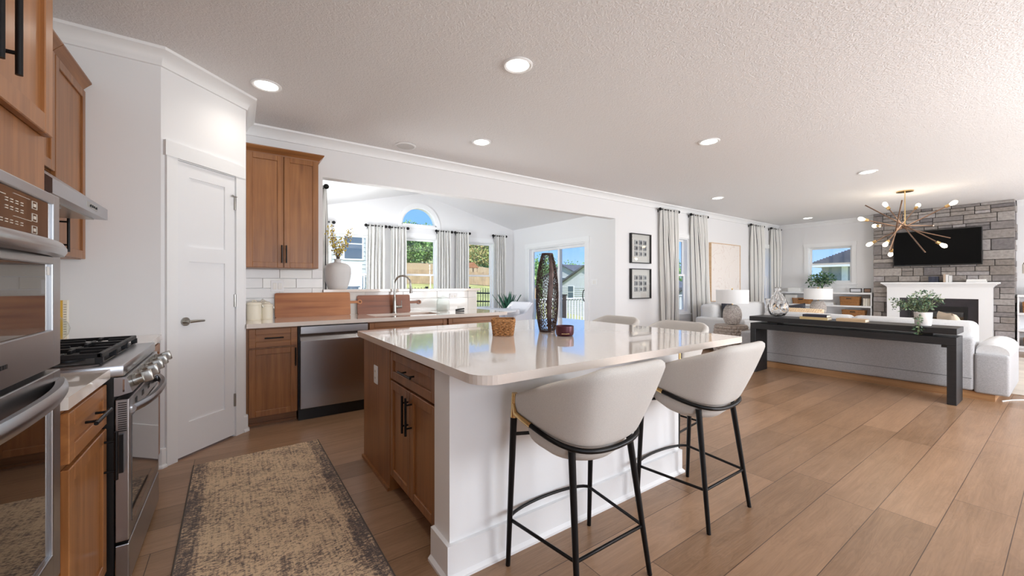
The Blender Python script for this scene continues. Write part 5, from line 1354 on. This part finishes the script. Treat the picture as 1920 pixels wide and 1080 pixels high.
# trailing plant
t = thing('potted_plant', 'trailing variegated plant in a white pot on the console', 'plant', (6.22, .975, .797))
b = MB(); b.lathe([(.060, 0), (.066, .006), (.074, .14), (.074, .148), (.068, .148), (.062, .12), (.02, .11)], (6.22, .975, .7975), 30); b.build('pot', pm('white_pot', (226, 220, 216), .6), t, 50)
b = MB(); b.lathe([(.064, .12), (.068, .132)], (6.22, .975, .7975), 24); b.build('soil', pm('soil_dark', (54, 42, 34), .95), t)
rs = random.Random(12); lf = MB(); stv = MB()
for k in range(26):
    a = rs.uniform(0, 2 * PI); sp_ = rs.uniform(.05, .17); hh = rs.uniform(.02, .16)
    if k < 7: a = rs.uniform(1.2, 2.6); sp_ = rs.uniform(.18, .28); hh = rs.uniform(-.06, .04)
    if k in (7, 8, 9): a = rs.uniform(2.9, 3.4); sp_ = .10; hh = rs.uniform(-.26, -.16)
    base = Vector((6.22, .975, .925)); pts = [base]
    for i in range(1, 9):
        s = i / 8; z = .925 + (.10 + .05 * rs.random()) * math.sin(PI * min(1, s * .75)) * (1 if hh > -.1 else .45) + hh * s ** 1.5
        pts.append(Vector((6.22 + sp_ * math.cos(a) * s ** .75 + rs.uniform(-.008, .008), .975 + sp_ * math.sin(a) * s ** .75 + rs.uniform(-.008, .008), max(z, .800) if not k in (7, 8, 9) else z)))
    if k in (7, 8, 9):
        for i in range(4, 9): pts[i].x = min(pts[i].x, 6.045)
    stv.tube(pts, .0016, 5)
    for i in range(2, 9): leafy(lf, pts[i], .024, 3, .034, rs, .8)
lf.build('foliage', islandmat('variegated_leaf', [(70, 100, 74), (96, 126, 94), (120, 146, 110), (84, 112, 92), (176, 190, 156), (60, 90, 70)], .5, 0, 30, .1), t, fixn=False)
stv.build('stem', pm('vine_stem', (110, 120, 80), .7), t)

# ---------------------------------------------------------------- lamps and the far seating
def table_lamp(loc, lab, sc_=1.0):
    t = thing('table_lamp', lab, 'lamp', loc, 'pebbled table lamps', local=True)
    b = MB(); b.lathe([(.07, 0), (.10, .02), (.135, .10), (.142, .17), (.13, .25), (.095, .32), (.06, .34), (.02, .345)], (0, 0, 0), 40)
    for k in range(26):          # rows of small pebbles pressed into the clay
        zz = .012 + k * .0128
        P_ = [(.07, 0), (.10, .02), (.135, .10), (.142, .17), (.13, .25), (.095, .32), (.06, .345)]
        rr = next(a[0] + (c[0] - a[0]) * (zz - a[1]) / (c[1] - a[1]) for a, c in zip(P_, P_[1:]) if a[1] <= zz <= c[1])
        n_ = int(2 * PI * rr / .0165)
        for i in range(n_):
            a = 2 * PI * (i + .5 * (k % 2)) / n_ + rs.uniform(-.03, .03)
            g_ = bmesh.ops.create_icosphere(b.bm, subdivisions=1, radius=.0082 * rs.uniform(.8, 1.1))['verts']; bmesh.ops.translate(b.bm, vec=(rr * math.cos(a), rr * math.sin(a), zz), verts=g_)
    o = b.build('base', islandmat('pebbled_ceramic', [(220, 213, 206), (204, 195, 188), (230, 224, 218), (192, 182, 176)], .7, 0), t)
    b = MB(); b.tube([(0, 0, .34), (0, 0, .40)], .012, 8); b.build('neck', M['brass'], t)
    b = MB(); b.lathe([(.250, .37), (.250, .60), (.247, .60), (.247, .37)], (0, 0, 0), 48, False, False); V = b.bm.verts; b.build('lamp_shade', M['lampw'], t, 40)
    b = MB(); b.lathe([(.02, .592), (.247, .592), (.247, .595), (.02, .595)], (0, 0, 0), 32, True, True); b.build('shade_diffuser', M['lampw'], t)
    b = MB(); b.tube([(0, 0, .40), (0, 0, .60)], .005, 6); b.lathe([(.004, .595), (.014, .605), (.010, .622), (.002, .628)], (0, 0, 0), 12); b.build('finial', M['brass'], t)
    return t
t = thing('end_table', 'round woven drum end table under the nearer lamp', 'end table', (7.0, 3.42, 0), local=True)
def drum(mb, r, h, rows):
    n = 66
    for k in range(rows):
        z = h * (k + .5) / rows; rr = r * (1 - .10 * (abs(2 * (k + .5) / rows - 1)) ** 4)
        mb.tube([((rr + .012 * math.sin(i * PI / 1.5 + (k % 2) * PI)) * math.cos(2 * PI * i / n), (rr + .012 * math.sin(i * PI / 1.5 + (k % 2) * PI)) * math.sin(2 * PI * i / n), z) for i in range(n)], h / rows * .55, 6, closed=True)
b = MB(); drum(b, .245, .545, 11); b.build('woven_side', pm('woven_gray', (176, 164, 154), .8, bump=.6, bscale=90, var=.25, vscale=40), t, 60)
b = MB(); b.lathe([(.23, .0), (.23, .545), (.245, .55), (.245, .556), (.02, .558)], (0, 0, 0), 36); b.build('top', pm('woven_top', (182, 170, 160), .8, bump=.6, bscale=90), t, 40)
table_lamp((7.0, 3.40, .558), 'table lamp with drum shade nearer the island, beside the pale canvas')
t = thing('end_table', 'round woven end table under the far lamp', 'end table', (10.35, 3.30, 0), local=True)
b = MB(); drum(b, .245, .545, 11); b.build('woven_side', pm('woven_gray_far', (190, 182, 174), .8, bump=.6, bscale=90), t, 60)
b = MB(); b.lathe([(.23, .0), (.23, .545), (.245, .55), (.245, .556), (.02, .558)], (0, 0, 0), 36); b.build('top', pm('woven_top_far', (190, 182, 174), .8), t, 40)
table_lamp((10.35, 3.22, .558), 'table lamp with drum shade farther off, before the built-in shelf')
t = thing('loveseat', 'pale sofa against the window wall between the two lamps', 'sofa', (8.65, 4.0, 0))
b = MB(); cush(b, 7.55, 9.80, 3.35, 4.25, .06, .40, .04); b.build('base', M['sofal'], t, 60)
b = MB(); cush(b, 7.55, 9.80, 4.02, 4.30, .38, .86, .07); b.build('back', M['sofal'], t, 60)
for a in (7.35, 9.80):
    b = MB(); cush(b, a, a + .20, 3.35, 4.28, .06, .62, .05); b.build('arm', M['sofal'], t, 60)
for a in (7.56, 8.68):
    b = MB(); cush(b, a, a + 1.11, 3.34, 4.06, .40, .52, .05); b.build('seat_cushion', M['sofal'], t, 60)
pillow('charcoal pillow on the pale sofa right of the nearer lamp', (7.98, 3.86, .515), (R(-18), R(3), R(12)), .48, .44, .15, M['dkcush'])
pillow('charcoal pillow on the grey sofa, slanting above the knitted pillow', (7.34, 2.66, .50), (R(12), R(9), R(90)), .50, .43, .13, M['dkcush'])
pillow('pale patterned pillow on the pale sofa below the far lamp', (9.66, 3.72, .515), (R(-14), 0, R(-38)), .46, .44, .15, pm('speckled', (206, 204, 202), .9, var=.35, vscale=60))
# chunky knitted pillow standing on the sofa seat behind the back cushion
b = MB()
rs = random.Random(4)
for k in range(15):          # thick braids round a soft core: two strands winding round each other
    v = k / 14; zz = .015 + .37 * v; th = .030 + .055 * math.sin(PI * min(1, max(0, .08 + .84 * v)))
    for side in (-1, 1):
        for ph in (0, PI):
            pts = []
            for i in range(64):
                s = i / 63; u = (s - .5) * .62; w_ = 2 * PI * s * 11 + ph + k * .9
                dd = th * max(.15, 1 - (abs(2 * s - 1)) ** 4)
                pts.append((u, side * (dd + .008 * math.sin(w_)), zz + .013 * math.cos(w_)))
            b.tube(pts, .0125, 6)
b.box(-.30, .30, -.05, .05, .02, .38, .04)
o = b.build('knit_pillow', M['knit'], None, 180); o.location = (7.17, 2.50, .475); o.rotation_euler = (R(12), 0, R(90)); tag(o, 'chunky cream knitted pillow showing over the sofa back', 'pillow')
b = MB(); b.tube([(6.70, .46, .006), (6.86, .40, .006), (7.02, .30, .006), (7.22, .27, .006), (7.5, .22, .02)], .006, 6)
top(b.build('power_cord', M['whitec'], None, 60), 'white cord on the floor at the sofa corner', 'cord')
# rug of the living room
t = thing('area_rug', 'pale area rug under the sofa at the right frame edge', 'rug', (9.0, 1.75, 0))
b = MB(); b.box(7.25, 10.9, .18, 3.2, .001, .012, .003, 1); o = b.build('pile', pm('pale_rug', (206, 196, 184), .97, bump=.6, bscale=120, var=.12, vscale=3), t)  # the rug's pale tone also stands in for a sunlit floor patch
t = thing('coffee_table', 'low pale wooden coffee table beyond the sofa', 'coffee table', (8.9, 1.7, 0), local=True)
b = MB(); b.lathe([(.42, .36), (.42, .41)], (0, 0, 0), 40); b.build('tabletop', M['pine'], t)
for k in range(3):
    a = 2 * PI * k / 3; b = MB(); b.tube([(.30 * math.cos(a), .30 * math.sin(a), .012), (.25 * math.cos(a), .25 * math.sin(a), .36)], .03, 12); b.build('leg', M['pine'], t)
# ---------------------------------------------------------------- breakfast nook
t = thing('dining_table', 'round white dining table in the breakfast nook', 'table', (3.95, 6.55, 0), local=True)
b = MB(); b.lathe([(.56, .725), (.60, .735), (.60, .755), (.59, .76)], (0, 0, 0), 48); b.build('tabletop', M['trim'], t, 40)
b = MB(); b.lathe([(.30, 0), (.30, .03), (.08, .07), (.06, .3), (.09, .68), (.2, .725)], (0, 0, 0), 32); b.build('pedestal', M['trim'], t, 40)
def dchair(loc, rz, lab):
    t = thing('dining_chair', lab, 'chair', loc, 'white chairs in the nook', local=True)
    b = MB(); cush(b, -.26, .26, -.25, .27, .36, .48, .04); b.build('seat', M['white_s'], t, 60)
    b = MB(); cush(b, -.27, .27, -.33, -.24, .40, .88, .04)
    for v in b.bm.verts: v.co.y -= .10 * max(0, (v.co.z - .45))
    b.build('backrest', M['white_s'], t, 60)
    for s in (-1, 1):
        b = MB(); b.prism([(-.30, .36), (.22, .36), (.22, .62), (-.10, .66), (-.34, .86), (-.36, .84)], 'x', s * .27 - .03, s * .27 + .03); b.build('arm', M['white_s'], t)
        for y in (-.22, .22): b = MB(); b.tube([(s * .23, y, 0), (s * .22, y, .36)], [.014, .02], 8); b.build('leg', M['blackm'], t)
    t.rotation_euler = (0, 0, rz); return t
dchair((4.68, 6.72, 0), R(105), 'white upholstered armchair at the round table in front of the agave')
dchair((3.15, 6.9, 0), R(-105), 'white upholstered armchair on the far side of the round table')
pillow('white lumbar pillow on the armchair before the agave', (4.74, 6.74, .475), (R(-10), 0, R(105)), .40, .28, .12, M['white_s'])
t = thing('agave', 'potted agave with pointed leaves in the nook corner', 'plant', (4.95, 7.24, 0), local=True)
b = MB(); b.lathe([(.15, 0), (.19, .02), (.20, .58), (.18, .58), (.16, .52), (.02, .51)], (0, 0, 0), 32); b.build('pot', M['whitec'], t, 50)
b = MB(); rs = random.Random(2)
for k in range(22):
    a = k * 2.4; tl = .75 + .55 * (k / 22); L_ = .50 + rs.uniform(-.06, .08)
    V = []
    for i in range(8):
        s = i / 7; r_ = L_ * s * math.cos(tl + .2) * (1 + .1 * s); z = .53 + L_ * math.sin(tl + .25) * s ** 1.05; w = .045 * (math.sin(PI * min(1, .25 + .75 * s)) ** .8) * (1 - s * .15)
        if i == 7: w = .002
        c = Vector((r_ * math.cos(a), r_ * math.sin(a), z)); sd_ = Vector((-math.sin(a), math.cos(a), 0)); nn = Vector((-math.cos(a) * .5, -math.sin(a) * .5, .8))
        V.append([b.bm.verts.new(c - sd_ * w + nn * w * .35), b.bm.verts.new(c - nn * .006), b.bm.verts.new(c + sd_ * w + nn * w * .35), b.bm.verts.new(c + nn * .006)])
    for A, B in zip(V, V[1:]):
        for q in range(4): b.bm.faces.new((A[q], A[(q + 1) % 4], B[(q + 1) % 4], B[q]))
b.build('leaf_rosette', M['leafd'], t, 60)

# ---------------------------------------------------------------- outdoors
def ground(x, y):
    z = -.55 + .085 * max(0, y - 11) + .05 * max(0, y - 26)
    e_ = 1 / (1 + math.exp(min(40, (x - 12 - .55 * (y - 8)) / 2.0))); return z * e_ + (-2.2) * (1 - e_)
b = MB(); b.grid(lambda u, v: Vector((-60 + 160 * u, 8.1 + 90 * v ** 1.5, ground(-60 + 160 * u, 8.1 + 90 * v ** 1.5))), 60, 40)
b.grid(lambda u, v: Vector((12.6 + 90 * u, -40 + 48.1 * v, ground(12.6 + 90 * u, 8.1))), 30, 10)
o = b.build('lawn', pm('lawn_green', (190, 190, 116), .95, var=.3, vscale=.6, bump=.4, bscale=20), None, 180); S(o)
def fence(name, lab, x0, x1, y, h, c, pick, seed, gapf=.0):
    t = thing(name, lab, 'fence', ((x0 + x1) / 2, y, ground((x0 + x1) / 2, y)))
    b = MB(); x = x0; rs = random.Random(seed)
    while x < x1:
        g = ground(x, y); b.box(x, x + pick * (1 - gapf), y, y + .02, g + .03, g + h + rs.uniform(-.02, .02)); x += pick
    b.build('pickets', c, t)
    b = MB(); n = 10
    for zz in (.3, h - .25):
        for i in range(n):
            xa, xb = x0 + (x1 - x0) * i / n, x0 + (x1 - x0) * (i + 1) / n; b.tube([(xa, y + .04, ground(xa, y) + zz), (xb, y + .04, ground(xb, y) + zz)], .04, 4)
    b.build('rail', c, t)
    x = x0
    b = MB()
    while x <= x1 + .01:
        g = ground(x, y); b.box(x - .06, x + .06, y + .02, y + .14, g - .2, g + h + .06); x += 2.4
    o = b.build('posts', c, t); o['kind'] = 'stuff'
fw_ = pm('fence_wood', (184, 156, 126), .85, var=.2, vscale=2)
fence('wooden_fence', 'tan wooden picket fence at the lower edge of the bank', -6, 24, 30, 1.15, fw_, .15, 1, .12)
fence('wooden_fence', 'tan wooden fence higher on the bank below the trees', -6, 26, 37, 1.1, pm('fence_wood_far', (194, 168, 138), .85), .16, 2, .1)
fence('iron_fence', 'thin black iron garden fence in front of the wooden fences', 3.0, 12.0, 18.5, 1.0, M['blackp'], .16, 3, .86)
def cloud(name, blobs, n, size, seed, m, parent):
    r_ = np.random.RandomState(seed); k = len(blobs); idx = r_.randint(0, k, n)
    C_ = np.array([b_[0] for b_ in blobs])[idx]; Q = np.array([b_[1] for b_ in blobs])[idx][:, None]
    d = r_.normal(size=(n, 3)) * (1, 1, .85); d /= np.linalg.norm(d, axis=1)[:, None]
    lump = 1 + .22 * np.sin(d[:, :1] * 9 + idx[:, None]) * np.sin(d[:, 1:2] * 8 + idx[:, None] * 2)
    p = C_ + d * Q * lump * r_.uniform(.55, 1, (n, 1))
    ax = d + r_.uniform(-.9, .9, (n, 3)); ax /= np.linalg.norm(ax, axis=1)[:, None]
    sd_ = np.cross(ax, r_.normal(size=(n, 3))); sd_ /= np.linalg.norm(sd_, axis=1)[:, None]; nn = np.cross(ax, sd_)
    L_ = (size * r_.uniform(.6, 1.3, (n, 1)))
    V = np.stack([p, p + ax * L_ * .45 + sd_ * L_ * .34 + nn * L_ * .08, p + ax * L_, p + ax * L_ * .45 - sd_ * L_ * .34 + nn * L_ * .08], 1).reshape(-1, 3)
    me = bpy.data.meshes.new(name); F_ = np.arange(4 * n).reshape(n, 4)
    me.from_pydata(V.tolist(), [], F_.tolist()); me.materials.append(m)
    o = bpy.data.objects.new(name, me); col.objects.link(o); o.parent = parent; ORG[o] = ORG[parent]; return o
def tree(name, lab, x, y, h, r, cols, n, seed, size=.34):
    g = ground(x, y); t = thing(name, lab, 'tree', (x, y, g), 'trees on the bank'); rs = random.Random(seed)
    b = MB(); b.tube([(x, y, g - .3), (x + .1, y, g + h * .5), (x, y, g + h * .85)], [.16, .12, .05], 8); b.build('trunk', pm('bark', (84, 70, 58), .9), t)
    b = MB(); blobs = [(rs.uniform(-.5, .5) * r, rs.uniform(-.5, .5) * r, rs.uniform(.28, .92) * h, rs.uniform(.4, .62) * r) for _ in range(9)]
    b.bm.free(); cloud('crown', [((dx, dy, dz), q) for (dx, dy, dz, q) in blobs], n, size, seed, islandmat('leaves_' + str(seed), [tuple(min(255, int(q * 1.18 + 6)) for q in c_) for c_ in cols], .7, 0, 1.2, .14), t)
GA = [(96, 134, 80), (128, 164, 92), (152, 184, 112), (112, 148, 88), (84, 120, 76)]; GB = [(176, 192, 118), (204, 212, 146), (158, 178, 108), (218, 222, 166)]; GC = [(88, 134, 112), (108, 154, 132), (128, 172, 146), (78, 118, 104)]
GD = [(176, 156, 104), (150, 164, 98), (190, 172, 116), (136, 154, 94)]
for i, (x, y, h, r, c, lab) in enumerate(((8.6, 44, 4.6, 2.6, GA, 'tall dark tree on the bank, left in the middle nook window'), (12.0, 42.6, 4.2, 2.4, GB, 'pale yellow-green tree in the centre of the middle nook window'), (15.6, 44, 4.5, 2.3, GA, 'tall dark tree on the bank, right in the middle nook window'),
        (10.2, 40, 2.6, 1.8, GC, 'low blue-green bush behind the upper fence'), (13.2, 40.5, 2.2, 1.2, GA, 'small green bush behind the upper fence'), (22.5, 40, 5.0, 2.2, GD, 'tall tree turning brown, left in the right nook window'), (25.6, 40, 4.9, 2.6, GA, 'big rounded green tree in the right nook window'), (27.8, 37.6, 2.4, 1.3, GB, 'light green shrub under the rounded tree'), (5.0, 45, 4.4, 2.5, GA, 'dark tree on the bank behind the curtains'), (19, 46, 4.5, 2.8, GA, 'dark tree on the bank between the nook windows'))):
    tree('tree', lab, x, y, h, r, c, 11000, 30 + i, .24)
PX, PYY = 17.75, 32.0
g = ground(PX, PYY)
t = thing('playset', 'small orange wooden playset on the bank', 'playset', (PX, PYY, g))
b = MB()
for dx in (-.45, .45):
    for dy in (-.4, .4): b.box(PX + dx - .04, PX + dx + .04, PYY + dy - .04, PYY + dy + .04, g, g + 1.3)
b.build('posts', fw_, t)
b = MB(); b.prism([(PX - .6, g + 1.3), (PX + .6, g + 1.3), (PX, g + 1.8)], 'y', PYY - .5, PYY + .5); b.build('roof', pm('playset_roof', (176, 120, 80), .8), t)
b = MB(); b.box(PX - .5, PX + .5, PYY - .45, PYY + .45, g + .55, g + .62); b.box(PX - .5, PX + .5, PYY - .45, PYY - .42, g + .62, g + .9); b.build('platform', pm('playset_deck', (236, 176, 96), .8), t)
# houses
M['siding'] = pm('white_siding', (206, 209, 215), .7)
M['sidinggap'] = pm('siding_shadow_line', (186, 190, 196), .8)
M['shingle'] = pm('gray_shingle', (98, 100, 108), .9, var=.25, vscale=2)
M['hwin'] = pm('house_window', (86, 104, 124), .1)
def house(name, lab, x0, x1, y0, y1, zb, ze, zr, ridge, wins, col_=None, roofm=None, lap=.2):
    """gable house; ridge 'x' or 'y' is the direction of the ridge line"""
    t = thing(name, lab, 'house', ((x0 + x1) / 2, (y0 + y1) / 2, zb)); ms = col_ or M['siding']
    b = MB(); xm, ym = (x0 + x1) / 2, (y0 + y1) / 2
    b.box(x0, x1, y0, y1, zb, ze)
    if ridge == 'y': b.prism([(x0, ze), (x1, ze), (xm, zr)], 'y', y0, y1)
    else: b.prism([(y0, ze), (y1, ze), (ym, zr)], 'x', x0, x1)
    z = zb + lap
    while z < ze:   # clapboard edges
        b.box(x0 - .03, x1 + .03, y0 - .03, y1 + .03, z - .03, z); z += lap
    b.build('walls', ms, t)
    b = MB(); o = .35; th = .14
    for s in (-1, 1):
        if ridge == 'y':
            xe = x0 - o if s < 0 else x1 + o; ee = ze - (zr - ze) * o / (xm - x0)
            b.prism([(xe, ee), (xm, zr), (xm, zr + th), (xe, ee + th)], 'y', y0 - .3, y1 + .3)
        else:
            ye = y0 - o if s < 0 else y1 + o; ee = ze - (zr - ze) * o / (ym - y0)
            b.prism([(ye, ee), (ym, zr), (ym, zr + th), (ye, ee + th)], 'x', x0 - .3, x1 + .3)
    b.build('roof', roofm or M['shingle'], t)
    for (f, u, z, w, h) in wins:
        b = MB(); gl = MB()
        if f == 'x0': P = lambda mb, a, c, d, e_, i, k: mb.box(x0 - d, x0 - i, a, c, e_, k)
        elif f == 'y0': P = lambda mb, a, c, d, e_, i, k: mb.box(a, c, y0 - d, y0 - i, e_, k)
        P(b, u, u + w, .05, z, .0, z + h); fr = b.build('window', M['trim'], t)
        P(gl, u + .07, u + w - .07, .06, z + .07, .045, z + h / 2 - .03); P(gl, u + .07, u + w - .07, .06, z + h / 2 + .03, .045, z + h - .07); gl.build('window_glass', M['hwin'], fr)
    return t
house('house', 'white clapboard house seen through the left nook window', -6, 4.95, 19, 27, -1.2, 5.4, 8, 'x', [('y0', 3.95, 2.35, .9, 1.5), ('y0', 1.7, 2.35, .9, 1.5), ('y0', 3.9, -.3, 1.0, 2.0)])
house('house', 'pale house farther off, right of the clapboard house', 5.6, 12, 55, 62, 2, 7, 9, 'x', [('y0', 6.2, 4.4, 1, 1.5)], pm('tan_siding', (214, 206, 194), .7))
GH = -2.3
house('house', 'white gabled house seen through the sliding door, with its gable to the right', 27.5, 38, 22.9, 31.2, GH, .95, 2.95, 'x', [('x0', 28.6, -.2, .9, 1.3), ('x0', 26.2, .3, .8, 1.0)])
house('house', 'second white house behind the first, seen through the sliding door', 34, 46, 33.4, 41.4, GH, 2.0, 3.6, 'x', [('x0', 36.8, .9, .9, 1.2), ('x0', 35, -1.2, 1, 1.4)])
house('house', 'small grey house on the left in the sliding door', 27, 33, 42, 50, GH, .9, 2.4, 'x', [('x0', 44, -.4, 1, 1.3)], M['grayc'])
house('house', 'tan house at the right edge of the sliding door', 24.4, 30, 19.2, 22.2, GH, .7, 1.7, 'x', [('x0', 20.4, -.6, .9, 1.0)], pm('tan_siding_far', (206, 190, 172), .7))
house('house', 'gray gabled house seen through the narrow window by the pictures', 29, 38, 13.6, 18.2, GH, .55, 2.1, 'x', [], pm('bluish_siding', (176, 188, 202), .7))
t = thing('house', 'neighbouring house with a broad hip roof outside the end window', 'house', (28, 2.0, -2.2))
b = MB(); b.box(22, 34, -4, 6.7, -2.2, 2.05)
z = -2.0
while z < 2.0: b.box(21.985, 34, -4, 6.712, z - .02, z); z += .2
b.build('walls', M['grayc'], t)
b = MB(); b.box(21.6, 34.3, -4.3, 7.0, 2.02, 2.18); b.build('fascia', M['trim'], t)
b = MB(); nrow = 64
for k in range(nrow):   # stepped courses of shingles on a hip roof
    q = 5.6 * k / nrow; z0 = 2.18 + q * .55
    b.box(21.6 + q, 34.3 - q, -4.3 + q, 7.0 - q, z0, z0 + 5.6 / nrow * .55 + .012)
b.build('roof', M['shingle'], t)
for (a, w_) in ((5.75, .22), (4.0, .9)):
    b = MB(); b.box(21.95, 22.0, a, a + w_, -.2, 2.05); fr = b.build('window', M['trim'], t)
    if w_ > .5: g = MB(); g.box(21.94, 21.96, a + .08, a + w_ - .08, -.1, 1.9); g.build('window_glass', M['hwin'], fr)
for i, (x, y) in enumerate(((48, 58), (60, 52), (66, 40), (72, 30), (56, 62))):
    tree('tree', ('distant tree row, far left in the sliding door', 'distant tree behind the white houses', 'distant tree above the tan house', 'distant tree seen in the narrow window', 'distant tree at the skyline behind the gray house')[i], x, y, 6.6, 5.5, GC if i % 2 else GA, 9000, 60 + i, .4)
# deck with railing
b = MB(); y = 4.95
x = 5.75
while x < 15.4: b.box(x, x + .135, 4.87, 8.6, -.14, -.10); x += .14
S(b.build('deck_floor', pm('deck_boards', (150, 140, 130), .8)))
t = thing('deck_railing', 'white deck railing with dark posts outside the sliding door', 'railing', (10.5, 8.5, -.1))
b = MB(); b.box(5.75, 15.4, 8.45, 8.55, .815, .85, .004); b.box(5.75, 15.4, 8.47, 8.53, .06, .10); b.build('rail', M['trim'], t)
n = 0; x = 5.8
while x < 15.4 and n < 96:
    if abs((x - 7.74 + .0) % 2.4 - 0) > .12 and abs((x - 7.74) % 2.4 - 2.4) > .12:
        b = MB(); b.box(x - .017, x + .017, 8.483, 8.517, .10, .815); b.build('baluster', M['trim'], t); n += 1
    x += .115
for k in range(-0, 4):
    x = 7.74 + 2.4 * k
    b = MB(); b.box(x - .065, x + .065, 8.435, 8.565, -.1, .93); b.box(x - .085, x + .085, 8.415, 8.585, .93, .955); b.build('post', pm('dark_post', (66, 56, 52), .7), t)
